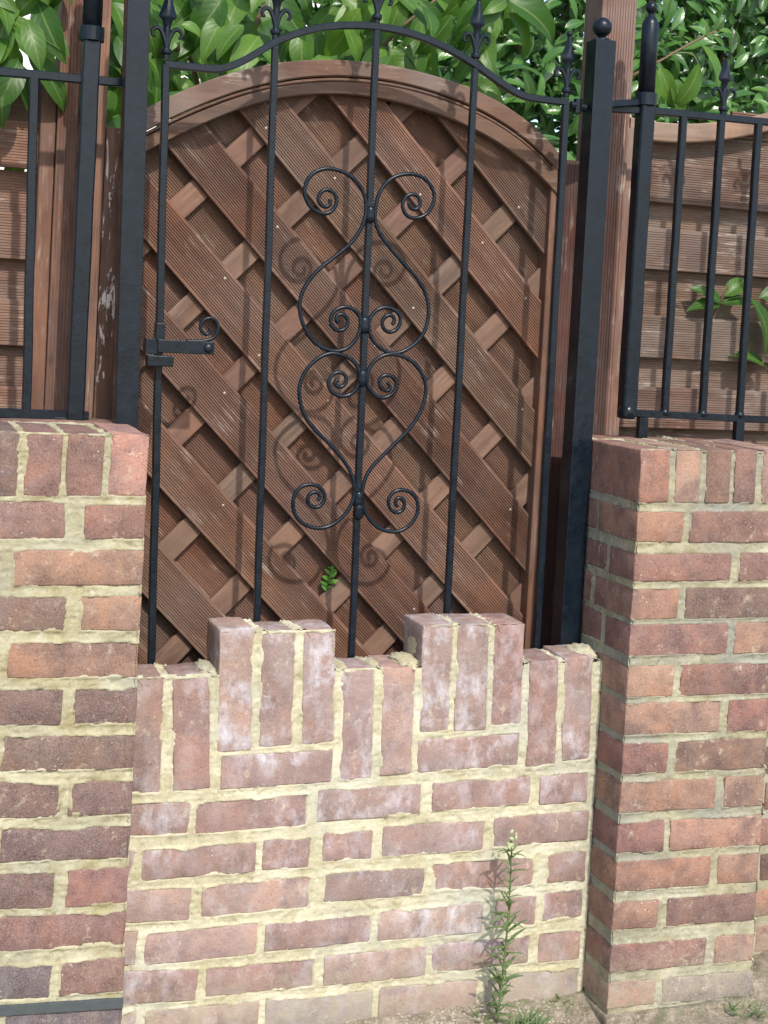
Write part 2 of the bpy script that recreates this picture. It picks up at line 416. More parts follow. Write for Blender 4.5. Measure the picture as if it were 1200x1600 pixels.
def wood_material(name, grey=0.15, rough=0.72):
    """stained softwood; the object's own colour is its stain, local x runs along the grain"""
    m, nt, b, _, L = new_mat(name)
    tc = N(nt, 'ShaderNodeTexCoord')
    info = N(nt, 'ShaderNodeObjectInfo')
    off = N(nt, 'ShaderNodeVectorMath', operation='SCALE')
    off.inputs[0].default_value = (31.0, 17.0, 23.0)
    L.new(info.outputs['Random'], off.inputs['Scale'])
    add = N(nt, 'ShaderNodeVectorMath', operation='ADD')
    L.new(tc.outputs['Object'], add.inputs[0])
    L.new(off.outputs[0], add.inputs[1])
    mp = N(nt, 'ShaderNodeMapping')
    mp.inputs['Scale'].default_value = (0.09, 1.0, 1.0)
    L.new(add.outputs[0], mp.inputs['Vector'])
    streak = noise_node(nt, mp.outputs[0], 130, 5, 0.65)
    broad = noise_node(nt, mp.outputs[0], 26, 4, 0.6, 0.8)
    blot = noise_node(nt, add.outputs[0], 9, 4, 0.6)
    base = info.outputs['Color']
    c = mix(nt, ramp(nt, broad, (0.34, 0.0), (0.66, 1.0)), mix(nt, 1.0, base, (0.58, 0.52, 0.50), 'MULTIPLY'), base)
    c = mix(nt, ramp(nt, streak, (0.36, 0.45), (0.56, 0.0)), c, mix(nt, 1.0, base, (0.42, 0.38, 0.38), 'MULTIPLY'))
    c = mix(nt, ramp(nt, blot, (0.45, 0.0), (0.72, 0.55)), c, mix(nt, 1.0, base, (1.35, 1.15, 1.0), 'MULTIPLY'))
    kv = N(nt, 'ShaderNodeTexVoronoi')
    kv.inputs['Scale'].default_value = 5.5
    km = N(nt, 'ShaderNodeMapping')
    km.inputs['Scale'].default_value = (0.7, 1.0, 1.4)
    L.new(add.outputs[0], km.inputs['Vector'])
    L.new(km.outputs[0], kv.inputs['Vector'])
    c = mix(nt, ramp(nt, kv.outputs['Distance'], (0.035, 0.75), (0.075, 0.0)), c, mix(nt, 1.0, base, (0.30, 0.26, 0.26), 'MULTIPLY'))
    worn = mul(nt, ramp(nt, streak, (0.52, 0.0), (0.70, 1.0)), ramp(nt, noise_node(nt, add.outputs[0], 14, 4, 0.65), (0.50, 0.0), (0.70, 1.0)))
    c = mix(nt, mul(nt, worn, grey * 3.5), c, (0.42, 0.36, 0.30))
    c = mix(nt, mul(nt, ramp(nt, noise_node(nt, add.outputs[0], 5, 3), (0.40, 0.0), (0.75, 1.0)), grey), c, (0.24, 0.21, 0.19))
    L.new(c, b.inputs['Base Color'])
    b.inputs['Roughness'].default_value = rough
    b.inputs['Specular IOR Level'].default_value = 0.3
    bump(nt, b, streak, 0.35, 0.0012)
    return m


def peeling_wood_material():
    m = wood_material('peeling painted wood', 0.15)
    nt = m.node_tree
    b = nt.nodes['Principled BSDF']
    old = b.inputs['Base Color'].links[0].from_socket
    pos = world_pos(nt)
    mp = N(nt, 'ShaderNodeMapping')
    mp.inputs['Scale'].default_value = (1.0, 1.0, 0.22)
    nt.links.new(pos, mp.inputs['Vector'])
    patch = ramp(nt, noise_node(nt, mp.outputs[0], 46, 6, 0.7, 0.5), (0.56, 0.0), (0.575, 0.9))
    nt.links.new(mix(nt, patch, old, (0.70, 0.66, 0.62)), b.inputs['Base Color'])
    return m


def iron_material():
    m, nt, b, _, L = new_mat('black painted iron')
    pos = world_pos(nt)
    n = noise_node(nt, pos, 60, 5, 0.7)
    c = mix(nt, ramp(nt, n, (0.35, 0.0), (0.7, 1.0)), (0.003, 0.006, 0.010), (0.007, 0.013, 0.021))  # blue of the reflected sky is tinted into the black paint
    dust = ramp(nt, noise_node(nt, pos, 130, 4, 0.75), (0.68, 0.0), (0.78, 0.3))
    c = mix(nt, dust, c, (0.13, 0.15, 0.17))
    rust = ramp(nt, noise_node(nt, pos, 48, 6, 0.75), (0.68, 0.0), (0.74, 0.7))
    c = mix(nt, rust, c, (0.075, 0.035, 0.018))
    L.new(c, b.inputs['Base Color'])
    L.new(ramp(nt, noise_node(nt, pos, 30, 3), (0.3, 0.22), (0.7, 0.40)), b.inputs['Roughness'])
    b.inputs['Specular IOR Level'].default_value = 0.27
    bump(nt, b, noise_node(nt, pos, 170, 4, 0.6), 0.18, 0.0015)
    return m


def leaf_material(name, dark, light, gloss, trans):
    m, nt, b, nodes, L = new_mat(name)
    geo = N(nt, 'ShaderNodeNewGeometry')
    info = N(nt, 'ShaderNodeObjectInfo')
    r = mul(nt, mul(nt, geo.outputs['Random Per Island'], info.outputs['Random'], 'ADD'), 1.0, 'FRACT')
    c = mix(nt, r, dark, light)
    tc = N(nt, 'ShaderNodeTexCoord')
    c = mix(nt, ramp(nt, noise_node(nt, geo.outputs['Position'], 28, 4, 0.6), (0.35, 0.0), (0.7, 0.55)), c, mix(nt, 1.0, c, (1.7, 1.45, 1.1), 'MULTIPLY'))
    c = mix(nt, ramp(nt, noise_node(nt, geo.outputs['Position'], 70, 4, 0.7), (0.66, 0.0), (0.72, 0.6)), c, (0.16, 0.12, 0.035))
    uv = N(nt, 'ShaderNodeSeparateXYZ')
    L.new(tc.outputs['UV'], uv.inputs[0])
    vein = N(nt, 'ShaderNodeTexWave', wave_type='BANDS', bands_direction='DIAGONAL')
    # the pale midrib: v is 0.5 on the rib
    rib = mul(nt, mul(nt, mul(nt, uv.outputs[1], 0.5, 'SUBTRACT'), 1.0, 'ABSOLUTE'), 0.035, 'LESS_THAN')
    c = mix(nt, mul(nt, rib, 0.3), c, (0.30, 0.36, 0.12))
    L.new(c, b.inputs['Base Color'])
    b.inputs['Roughness'].default_value = gloss
    b.inputs['Specular IOR Level'].default_value = 0.34 if trans > 0.2 else 0.5
    tr = N(nt, 'ShaderNodeBsdfTranslucent')
    L.new(mix(nt, 1.0, c, (1.9, 2.0, 0.8), 'MULTIPLY'), tr.inputs['Color'])
    ms = N(nt, 'ShaderNodeMixShader')
    ms.inputs[0].default_value = trans
    L.new(b.outputs[0], ms.inputs[1])
    L.new(tr.outputs[0], ms.inputs[2])
    L.new(ms.outputs[0], nodes['Material Output'].inputs['Surface'])
    # side veins as relief
    ang = mul(nt, mul(nt, uv.outputs[0], 44.0), mul(nt, mul(nt, mul(nt, uv.outputs[1], 0.5, 'SUBTRACT'), 1.0, 'ABSOLUTE'), 26.0), 'SUBTRACT')
    bump(nt, b, mul(nt, ang, 1.0, 'SINE'), 0.10, 0.001)
    return m


def plain_material(name, colour, rough=0.8, scale=40, var=0.35, bump_s=0.3):
    m, nt, b, _, L = new_mat(name)
    pos = world_pos(nt)
    n = noise_node(nt, pos, scale, 5, 0.65)
    c = mix(nt, n, tuple(v * (1 - var) for v in colour), tuple(min(1, v * (1 + var)) for v in colour))
    L.new(c, b.inputs['Base Color'])
    b.inputs['Roughness'].default_value = rough
    bump(nt, b, n, bump_s, 0.004)
    return m


def ground_material():
    m, nt, b, _, L = new_mat('dry soil and moss')
    pos = world_pos(nt)
    c = mix(nt, ramp(nt, noise_node(nt, pos, 30, 6, 0.7), (0.35, 0.0), (0.65, 1.0)), (0.16, 0.125, 0.085), (0.36, 0.30, 0.22))
    c = mix(nt, ramp(nt, noise_node(nt, pos, 190, 4, 0.75), (0.52, 0.0), (0.66, 0.8)), c, (0.48, 0.44, 0.36))
    c = mix(nt, ramp(nt, noise_node(nt, pos, 11, 5, 0.7), (0.50, 0.0), (0.68, 0.75)), c, (0.10, 0.13, 0.045))
    L.new(c, b.inputs['Base Color'])
    b.inputs['Roughness'].default_value = 0.98
    n1 = bump(nt, b, noise_node(nt, pos, 260, 5, 0.75), 0.8, 0.004)
    bump(nt, b, noise_node(nt, pos, 60, 5, 0.7), 0.8, 0.01, n1)
    return m


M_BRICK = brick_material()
M_MORTAR = mortar_material('cream lime mortar', (0.53, 0.49, 0.35), (0.41, 0.37, 0.235), (0.39, 0.39, 0.33), 0.11)  # infill mortar, lightened in colour for the haze over the lower wall
M_MORTAR_OLD = mortar_material('buff lime mortar', (0.43, 0.395, 0.265), (0.31, 0.27, 0.15), (0.33, 0.33, 0.27), 0.14)
M_MORTAR_GREY = mortar_material('greying lime mortar', (0.39, 0.36, 0.245), (0.28, 0.25, 0.155), (0.25, 0.25, 0.21), 0.20)
M_WOOD = wood_material('stained softwood', 0.20)
M_WOOD_OLD = wood_material('weathered softwood', 0.5)
M_BATTEN = wood_material('smooth stained batten', 0.06)
M_PEEL = peeling_wood_material()
M_IRON = iron_material()
M_BROAD = leaf_material('broad soft leaf', (0.026, 0.080, 0.014), (0.085, 0.180, 0.028), 0.40, 0.32)
M_LAUREL = leaf_material('glossy laurel leaf', (0.026, 0.085, 0.022), (0.065, 0.165, 0.036), 0.28, 0.20)
M_WEED = leaf_material('weed leaf', (0.065, 0.115, 0.048), (0.115, 0.170, 0.080), 0.6, 0.25)
M_TWIG = plain_material('brown twig', (0.14, 0.09, 0.05))
M_STEM = plain_material('green stem', (0.10, 0.15, 0.05))
M_SLATE = plain_material('dark damp course', (0.055, 0.065, 0.065), 0.8, 60)
M_RENDER = plain_material('pale render', (0.80, 0.77, 0.74), 0.9, 20, 0.05, 0.1)
M_SCREW = plain_material('dull screw', (0.32, 0.26, 0.20), 0.5)
M_GROUND = ground_material()
M_PEBBLE = plain_material('grit', (0.34, 0.30, 0.24), 0.95, 90, 0.5)

TONES = {   # fired colours of the bricks
    'o': (0.275, 0.160, 0.112), 'r': (0.225, 0.112, 0.090), 'p': (0.200, 0.108, 0.086), 'd': (0.130, 0.082, 0.070),
    'b': (0.090, 0.075, 0.090), 't': (0.30, 0.195, 0.145), 'g': (0.26, 0.235, 0.195), 'k': (0.36, 0.195, 0.155),
}


def tone_of(code, extra=0.0):
    cs = [TONES[c] for c in code if c in TONES] or [TONES['p']]
    c = [sum(v) / len(cs) for v in zip(*cs)]
    f = random.uniform(0.90, 1.12)
    bloom_haze = extra + (0.5 if 'w' in code else 0.0)
    return (c[0] * f, c[1] * f * random.uniform(0.95, 1.05), c[2] * f * random.uniform(0.94, 1.08), min(1, bloom_haze))


# ------------------------------------------------------------------ brick shapes
def rounded_block(sx, sy, sz, r, seed, jit=0.0011, step=0.022):
    """a worn block, centred in x and z, its front on y=0, back at y=sy"""
    def ticks(s, st):
        h = s / 2
        k = max(1, int(round((s - 2 * r) / st)))
        inner = list(np.linspace(-h + r, h - r, k + 1))
        return np.array([-h, -h + r * 0.3] + inner + [h - r * 0.3, h])
    tx, ty, tz = ticks(sx, step), ticks(sy, 0.06), ticks(sz, step)
    idx, verts, faces = {}, [], []
    n = (len(tx), len(ty), len(tz))

    def vid(i, j, k):
        key = (i, j, k)
        if key not in idx:
            idx[key] = len(verts)
            verts.append((tx[i], ty[j], tz[k]))
        return idx[key]
    for i in range(n[0] - 1):
        for k in range(n[2] - 1):
            faces.append((vid(i, 0, k), vid(i + 1, 0, k), vid(i + 1, 0, k + 1), vid(i, 0, k + 1)))
            j = n[1] - 1
            faces.append((vid(i, j, k), vid(i, j, k + 1), vid(i + 1, j, k + 1), vid(i + 1, j, k)))
    for i in range(n[0] - 1):
        for j in range(n[1] - 1):
            faces.append((vid(i, j, 0), vid(i, j + 1, 0), vid(i + 1, j + 1, 0), vid(i + 1, j, 0)))
            k = n[2] - 1
            faces.append((vid(i, j, k), vid(i + 1, j, k), vid(i + 1, j + 1, k), vid(i, j + 1, k)))
    for j in range(n[1] - 1):
        for k in range(n[2] - 1):
            faces.append((vid(0, j, k), vid(0, j, k + 1), vid(0, j + 1, k + 1), vid(0, j + 1, k)))
            i = n[0] - 1
            faces.append((vid(i, j, k), vid(i, j + 1, k), vid(i, j + 1, k + 1), vid(i, j, k + 1)))
    v = np.array(verts)
    h = np.array([sx, sy, sz]) / 2
    inner = np.clip(v, -(h - r), h - r)
    d = v - inner
    ln = np.linalg.norm(d, axis=1, keepdims=True)
    v = inner + d / np.maximum(ln, 1e-9) * r
    # wear: push the skin in and out a little, more at the arrises
    edge = (np.sort(h - np.abs(v), axis=1)[:, 1] < 0.010)
    for ax, (a, b_) in enumerate(((1, 2), (0, 2), (0, 1))):
        w = vnoise(v[:, a] * 55 + v[:, ax] * 7, v[:, b_] * 55 - v[:, ax] * 5, seed * 3 + ax)
        w2 = vnoise(v[:, a] * 150, v[:, b_] * 150 + v[:, ax] * 20, seed * 5 + ax)
        side = np.sign(v[:, ax]) * (np.abs(np.abs(v[:, ax]) - h[ax]) < r * 1.1)
        v[:, ax] += side * (w * jit + np.where(edge, -np.abs(w2) * jit * 1.6, 0))
    v[:, 1] += sy / 2
    return v, faces


def add_brick(parent, x, z, w, h, tilt, code, front, depth, proud=0.0, bloom_haze=0.0, name='brick'):
    seed = random.randint(1, 900)
    v, f = rounded_block(w + 0.0012, depth, h + 0.0012, 0.0032, seed)
    me = mesh_of(name, v, f, M_BRICK, True)
    return put(name, me, parent, (x, front - proud, z), (random.uniform(-.006, .006), -tilt, random.uniform(-.006, .006)), tone_of(code, bloom_haze))


def mortar_sheet(parent, origin, udir, vdir, size, rects, mat, recess=0.0025, smear=1.0, res=0.0028, seed=1, lump=1.0, hide=None):
    """Pointing between bricks: a fine sheet that lies just behind the brick faces in the joints, laps a few
    millimetres over their ragged edges here and there, and dives behind them elsewhere.
    rects: (u, v, w, h, tilt) of the brick faces on the same plane."""
    nu, nv = max(2, int(size[0] / res)), max(2, int(size[1] / res))
    us, vs = np.linspace(0, size[0], nu), np.linspace(0, size[1], nv)
    U, V = np.meshgrid(us, vs, indexing='ij')
    sd = np.full(U.shape, 1.0)
    for (cu, cv, w, h, t) in rects:
        if abs(t) < 0.6:        # bricks that turn the corner run on past the edge of the sheet
            a0, a1, b0, b1 = cu - w / 2, cu + w / 2, cv - h / 2, cv + h / 2
            a0 = a0 - 0.03 if a0 < 0.007 else a0
            a1 = a1 + 0.03 if a1 > size[0] - 0.007 else a1
            b0 = b0 - 0.03 if b0 < 0.007 and size[1] < 0.5 else b0
            b1 = b1 + 0.03 if b1 > size[1] - 0.007 and size[1] < 0.5 else b1
            cu, cv, w, h = (a0 + a1) / 2, (b0 + b1) / 2, a1 - a0, b1 - b0
        c, s = math.cos(t), math.sin(t)
        du = (U - cu) * c + (V - cv) * s
        dv = -(U - cu) * s + (V - cv) * c
        qx, qy = np.abs(du) - w / 2, np.abs(dv) - h / 2
        d = np.hypot(np.maximum(qx, 0), np.maximum(qy, 0)) + np.minimum(np.maximum(qx, qy), 0)
        sd = np.minimum(sd, d)
    lap = np.maximum(0.0004, 0.0085 * (fbm(U * 20, V * 20, seed, 3) - 0.06) * smear) + 0.0016 * (1 + fbm(U * 170, V * 170, seed + 40, 2))
    lap = lap - 0.0018
    pits = np.clip(fbm(U * 120, V * 120, seed + 23, 2) - 0.28, 0, 1) * 0.006
    drag = 0.0007 * vnoise(U * 22, V * 330, seed + 29) + 0.0005 * vnoise(U * 330, V * 22, seed + 31)
    skin = -recess + lump * (0.0017 * fbm(U * 42, V * 42, seed + 7, 3) + 0.0010 * fbm(U * 230, V * 230, seed + 11, 2)) + drag - pits
    over = 0.0008 + 0.0010 * fbm(U * 130, V * 130, seed + 17, 2)
    near = np.clip(1 - np.abs(sd) / 0.0045, 0, 1)
    lip = near * (0.0010 + 0.0040 * fbm(U * 16, V * 16, seed + 3, 2))
    height = np.where(sd > 0, skin + lip, np.minimum(over, skin + lip + 0.003))
    height = np.where(sd < -lap, np.minimum(height, over) - 2.2 * (-sd - np.maximum(lap, 0)) - 0.0006, height)
    height = np.maximum(height, -0.014)
    u_, v_ = Vector(udir), Vector(vdir)
    nrm = u_.cross(v_)
    o = Vector(origin)
    P = (np.array(o)[None, None, :] + U[..., None] * np.array(u_) + V[..., None] * np.array(v_) + height[..., None] * np.array(nrm))
    keep = np.ones((nu - 1, nv - 1), bool)
    deep = height <= -0.0139
    keep &= ~(deep[:-1, :-1] & deep[1:, :-1] & deep[:-1, 1:] & deep[1:, 1:])
    if hide is not None:
        hm = hide(U, V)
        keep &= ~(hm[:-1, :-1] | hm[1:, 1:])
    ii, jj = np.nonzero(keep)
    a = ii * nv + jj
    quads = np.stack([a, a + nv, a + nv + 1, a + 1], 1)
    used = np.unique(quads)
    remap = np.zeros(nu * nv, int)
    remap[used] = np.arange(len(used))
    quads = remap[quads]
    co = P.reshape(-1, 3)[used]
    me = bpy.data.meshes.new('mortar')
    me.vertices.add(len(co))
    me.vertices.foreach_set('co', co.ravel())
    me.loops.add(quads.size)
    me.loops.foreach_set('vertex_index', quads.ravel().astype(np.int32))
    me.polygons.add(len(quads))
    me.polygons.foreach_set('loop_start', (np.arange(len(quads)) * 4).astype(np.int32))
    me.update(calc_edges=True)
    me.polygons.foreach_set('use_smooth', np.ones(len(quads), bool))
    me.materials.append(mat)
    return put('mortar', me, parent)


def block_mesh(x0, x1, y0, y1, z0, z1):
    v = [(x, y, z) for x in (x0, x1) for y in (y0, y1) for z in (z0, z1)]
    f = [(0, 1, 3, 2), (4, 6, 7, 5), (0, 4, 5, 1), (2, 3, 7, 6), (0, 2, 6, 4), (1, 5, 7, 3)]
    return v, f


def boxes_mesh(name, boxes, mat, bev=0.0):
    bm = bmesh.new()
    for b in boxes:
        v, f = block_mesh(*b)
        vs = [bm.verts.new(p) for p in v]
        for q in f:
            bm.faces.new([vs[i] for i in q])
    bmesh.ops.recalc_face_normals(bm, faces=bm.faces)
    if bev:
        bmesh.ops.bevel(bm, geom=list(bm.edges), offset=bev, segments=2, affect='EDGES', profile=0.6)
    me = bpy.data.meshes.new(name)
    bm.to_mesh(me)
    bm.free()
    me.materials.append(mat)
    return me


def fbox(name, parent, b, mat, bev=0.001, tone=None):
    """a bevelled box whose origin sits at its centre"""
    c = ((b[0] + b[1]) / 2, (b[2] + b[3]) / 2, (b[4] + b[5]) / 2)
    me = boxes_mesh(name, [(b[0] - c[0], b[1] - c[0], b[2] - c[1], b[3] - c[1], b[4] - c[2], b[5] - c[2])], mat, bev)
    return put(name, me, parent, c, None, tone)


# ------------------------------------------------------------------ ground
def ground_height(x, y):
    return 0.012 * fbm(x * 9, y * 9, 3, 3) + 0.005 * fbm(x * 60, y * 60, 8, 2)


xs = np.concatenate([[-250, -60, -15, -5, -2.5], np.arange(-1.2, 2.2, 0.014), [3, 6, 15, 60, 250]])
ys = np.concatenate([[-60, -15, -5, -2.5], np.arange(-1.0, 0.6, 0.014), [1, 2, 6, 20, 80, 300]])
GX, GY = np.meshgrid(xs, ys, indexing='ij')
near_ = (GX > -1.25) & (GX < 2.2) & (GY > -1.05) & (GY < 0.61)
bank = 0.022 * np.exp(-np.maximum(0, 0.13 - GY) / 0.03) * (GY < 0.35) + 0.02 * np.clip((GX - 0.86) / 0.08, 0, 1) * np.exp(-np.abs(GY - 0.1) / 0.06)
GZ = np.where(near_, ground_height(GX, GY) + bank - 0.012, -0.02)
ny_ = len(ys)
gv = np.stack([GX, GY, GZ], -1).reshape(-1, 3)
gf = [(i * ny_ + j, (i + 1) * ny_ + j, (i + 1) * ny_ + j + 1, i * ny_ + j + 1) for i in range(len(xs) - 1) for j in range(ny_ - 1)]
ground = put('ground', mesh_of('ground', gv, gf, M_GROUND, True))
ground['kind'] = 'structure'

# ------------------------------------------------------------------ brickwork
W = 0.9255          # clear width between the two piers
LP_Y, RP_Y, IN_Y = 0.0, 0.03, 0.13


def rects_of(rows, u0, v0):
    return [(q[0] - u0, q[1] - v0, q[2], q[3], q[4]) for q in rows]


# left pier
pier = empty('brick_pier', (-0.2, 0.16, 0), 'darker red-brown brick pier left of the gate, cut off by the left edge', 'brick pier', 'brick gate piers')
for q in LEFT_PIER_BRICKS:
    top = q[1] > 1.0
    add_brick(pier, *q[:6], LP_Y, 0.215 if top else (0.21 if q[2] < 0.13 else 0.1025), random.uniform(-.0008, .0012), 0.10)
for k in range(4):       # back row of the coping
    add_brick(pier, -0.11 - 0.222 * k + 0.0, 1.0470, 0.212, 0.1, 0, 'p', LP_Y + 0.225, 0.1025)
L0 = -0.36
boxes = [(L0, -0.009, 0.009, 0.32, -0.1, 0.992), (L0, -0.012, 0.012, 0.315, 0.992, 1.087)]
put('mortar_core', boxes_mesh('mortar_core', boxes, M_MORTAR_OLD), pier)
mortar_sheet(pier, (L0, LP_Y, -0.02), (1, 0, 0), (0, 0, 1), (-L0 - 0.0005, 1.1175), rects_of(LEFT_PIER_BRICKS, L0, -0.02), M_MORTAR_OLD, 0.0022, 1.25, seed=2)
tops = [(q[0] - L0, 0.1075, q[2], 0.213, 0) for q in LEFT_PIER_BRICKS if q[1] > 1.0] + [(-0.11 - L0 - 0.222 * k, 0.276, 0.212, 0.1, 0) for k in range(3)]
mortar_sheet(pier, (L0, LP_Y, 1.0955), (1, 0, 0), (0, 1, 0), (-L0 - 0.002, 0.325), tops, M_MORTAR_OLD, 0.001, 1.2, seed=5, lump=2.2)
mortar_sheet(pier, (-0.0005, LP_Y, 0), (0, 1, 0), (0, 0, 1), (0.325, 0.99), [(0.105, q[1], 0.21 if q[2] < .13 else .1, q[3], 0) for q in LEFT_PIER_BRICKS if q[0] + q[2] / 2 > -.01 and q[1] < 1], M_MORTAR_OLD, 0.003, 0.8, seed=9, res=0.005)
dpc = put('damp_course', boxes_mesh('damp_course', [(-0.178, 0.181, -0.003, 0.05, -0.0085, 0.0085)], M_SLATE, 0.001), pier, (-0.18, 0, 0.1635), (0, 0.050, 0))

# right pier
pier = empty('brick_pier', (1.09, 0.19, 0), 'orange-red brick pier right of the gate, shaded left side in view', 'brick pier', 'brick gate piers')
SIDE = []
for n, q in enumerate(RIGHT_PIER_BRICKS):
    top = q[1] > 1.0
    corner = q[0] - q[2] / 2 < W + 0.012
    stretcher = q[2] > 0.15
    dep = 0.215 if top else (0.1025 if stretcher else 0.157 if corner else 0.21)
    if q[1] < 0.05:
        dep = 0.157
    add_brick(pier, *q[:6], RP_Y, dep, random.uniform(-.0006, .0010), 0.06)
    if corner:
        SIDE.append((dep / 2, q[1], dep, q[3], 0))
        if not top:      # the next brick along the side
            d0 = dep + 0.012
            d1 = min(d0 + (0.215 if stretcher else 0.125), 0.326)
            if stretcher:
                d1 = 0.222
            v, f = rounded_block(q[2] if False else 0.1025, d1 - d0, q[3], 0.0042, n + 60)
            put('brick', mesh_of('brick', v, f, M_BRICK, True), pier, (W + 0.0512, RP_Y + d0, q[1]), (0, 0, 0), tone_of(random.choice('orpp')))
            SIDE.append(((d0 + d1) / 2, q[1], d1 - d0, q[3], 0))
            if d1 < 0.25:
                v, f = rounded_block(0.1025, 0.326 - d1 - 0.011, q[3], 0.0042, n + 160)
                put('brick', mesh_of('brick', v, f, M_BRICK, True), pier, (W + 0.0512, RP_Y + d1 + 0.011, q[1]), (0, 0, 0), tone_of(random.choice('orpp')))
                SIDE.append(((d1 + 0.011 + 0.326) / 2, q[1], 0.326 - d1 - 0.011, q[3], 0))
BACK = [(W + 0.106, 0.212), (W + 0.265, 0.096)]
for bx, bw in BACK:
    add_brick(pier, bx, 1.0405, bw, 0.1, 0, 'p', RP_Y + 0.225, 0.1025)
SIDE.append((0.276, 1.0405, 0.1025, 0.1, 0))
boxes = [(W + 0.009, 1.2400, RP_Y + 0.009, 0.349, -0.1, 0.986), (W + 0.012, 1.2380, RP_Y + 0.012, 0.347, 0.986, 1.081)]
put('mortar_core', boxes_mesh('mortar_core', boxes, M_MORTAR_GREY), pier)
mortar_sheet(pier, (W + 0.0005, RP_Y, 0.0), (1, 0, 0), (0, 0, 1), (0.3205, 1.0915), rects_of(RIGHT_PIER_BRICKS, W + 0.0005, 0), M_MORTAR_GREY, 0.0034, 0.55, seed=21)
mortar_sheet(pier, (W + 0.0005, RP_Y + 0.326, 0.0), (0, -1, 0), (0, 0, 1), (0.3255, 1.0885), [(0.326 - a, b, w, h, 0) for a, b, w, h, t in SIDE], M_MORTAR_GREY, 0.0022, 0.8, seed=27)
tops = [(q[0] - W, 0.1075, q[2], 0.213, 0) for q in RIGHT_PIER_BRICKS if q[1] > 1.0] + [(bx - W, 0.276, bw, 0.1, 0) for bx, bw in BACK]
mortar_sheet(pier, (W + 0.002, RP_Y, 1.0905), (1, 0, 0), (0, 1, 0), (0.318, 0.322), tops, M_MORTAR_OLD, 0.0, 1.0, seed=31, lump=2.0)
mortar_sheet(pier, (1.247, RP_Y, 0.0), (0, 1, 0), (0, 0, 1), (0.32, 1.08), [(0.05, q[1], 0.1 if q[2] > .15 else .21, q[3], 0) for q in RIGHT_PIER_BRICKS if q[0] + q[2] / 2 > 1.235 and q[1] < 1], M_MORTAR_GREY, 0.003, 0.8, seed=33, res=0.005)
footing = put('footing', boxes_mesh('footing', [(W - 0.006, 1.252, RP_Y - 0.012, 0.34, -0.08, 0.012)], M_GROUND, 0.006), pier)

# infill wall between the piers
wall = empty('brick_wall', (0.46, 0.18, 0), 'low pale brick wall blocking the gateway, stepped with upright bricks on top', 'wall')
for q in INFILL_BRICKS:
    if q[1] < -0.02:
        continue
    up = q[3] > 0.15
    q = (q[0], q[1], q[2] + 0.0022, q[3] + (0.001 if up else 0.0034), q[4], q[5])
    add_brick(wall, *q[:6], IN_Y, 0.1025, random.uniform(-.001, .0016), 0.55 if up else 0.72)  # last value: dried salts plus haze painted into the infill bricks
IN_B = IN_Y + 0.1025
boxes = [(0.002, W - 0.002, IN_Y + 0.008, IN_B - 0.004, -0.1, 0.652), (0.172, 0.380, IN_Y + 0.010, IN_B - 0.006, 0.652, 0.726), (0.553, 0.752, IN_Y + 0.010, IN_B - 0.006, 0.652, 0.726)]
put('mortar_core', boxes_mesh('mortar_core', boxes, M_MORTAR), wall)


def above_top(U, V):
    """nothing stands above the stepped top of the wall"""
    X, Z = U + 0.001, V - 0.02
    top = np.full(X.shape, 0.6690) + 0.004 * vnoise(X * 40, X * 0, 3)
    top = np.where((X > 0.168) & (X < 0.3800), 0.7425, top)
    top = np.where((X > 0.549) & (X < 0.7525), 0.7465, top)
    return Z > top


mortar_sheet(wall, (0.001, IN_Y, -0.02), (1, 0, 0), (0, 0, 1), (W - 0.0015, 0.79), rects_of([(q[0], q[1], q[2] + 0.0022, q[3] + (0.001 if q[3] > .15 else 0.0034), q[4]) for q in INFILL_BRICKS], 0.001, -0.02), M_MORTAR, 0.0016, 1.45, seed=41, hide=above_top, lump=0.85)
for x0, x1, z in ((0.001, 0.166, 0.6625), (0.384, 0.548, 0.6665), (0.756, W - 0.001, 0.671), (0.170, 0.382, 0.7405), (0.551, 0.754, 0.7445)):
    rc = [(q[0] - x0, 0.0512, q[2] - 0.002, 0.101, 0) for q in INFILL_BRICKS if q[3] > 0.15 and x0 - 0.03 < q[0] < x1 + 0.03]
    mortar_sheet(wall, (x0, IN_Y - 0.0005, z), (1, 0, 0), (0, 1, 0), (x1 - x0, 0.1020), rc, M_MORTAR, 0.0, 2.2, seed=int(x0 * 100) + 50, lump=3.0)


def lump_mesh(rx, ry, rz, seed):
    bm = bmesh.new()
    bmesh.ops.create_icosphere(bm, subdivisions=4, radius=1)
    for v in bm.verts:
        n = 1 + 0.22 * float(fbm(v.co.x * 2.3 + seed, v.co.y * 2.3 + v.co.z * 1.7, seed)) + 0.16 * float(fbm(v.co.x * 5 + v.co.z * 3, v.co.z * 5 + v.co.y * 6, seed + 9)) + 0.08 * float(vnoise(v.co.x * 15, v.co.z * 12 + v.co.y * 14, seed))
        v.co = Vector((v.co.x * rx, v.co.y * ry, v.co.z * rz)) * n
    me = bpy.data.meshes.new('mortar')
    bm.to_mesh(me)
    bm.free()
    me.polygons.foreach_set('use_smooth', [True] * len(me.polygons))
    me.materials.append(M_MORTAR)
    return me


for n, (x, y, z, rx, ry, rz) in enumerate(((0.157, 0.185, 0.664, 0.020, 0.048, 0.010), (0.533, 0.180, 0.668, 0.026, 0.052, 0.013), (0.400, 0.185, 0.664, 0.016, 0.045, 0.006),
                                            (0.902, 0.185, 0.672, 0.030, 0.050, 0.016), (0.765, 0.19, 0.668, 0.016, 0.04, 0.006), (0.5530, 0.185, 0.700, 0.0065, 0.046, 0.034), (0.1725, 0.190, 0.700, 0.004, 0.03, 0.02))):
    put('mortar', lump_mesh(rx, ry, rz, n + 3), wall, (x, y, z))

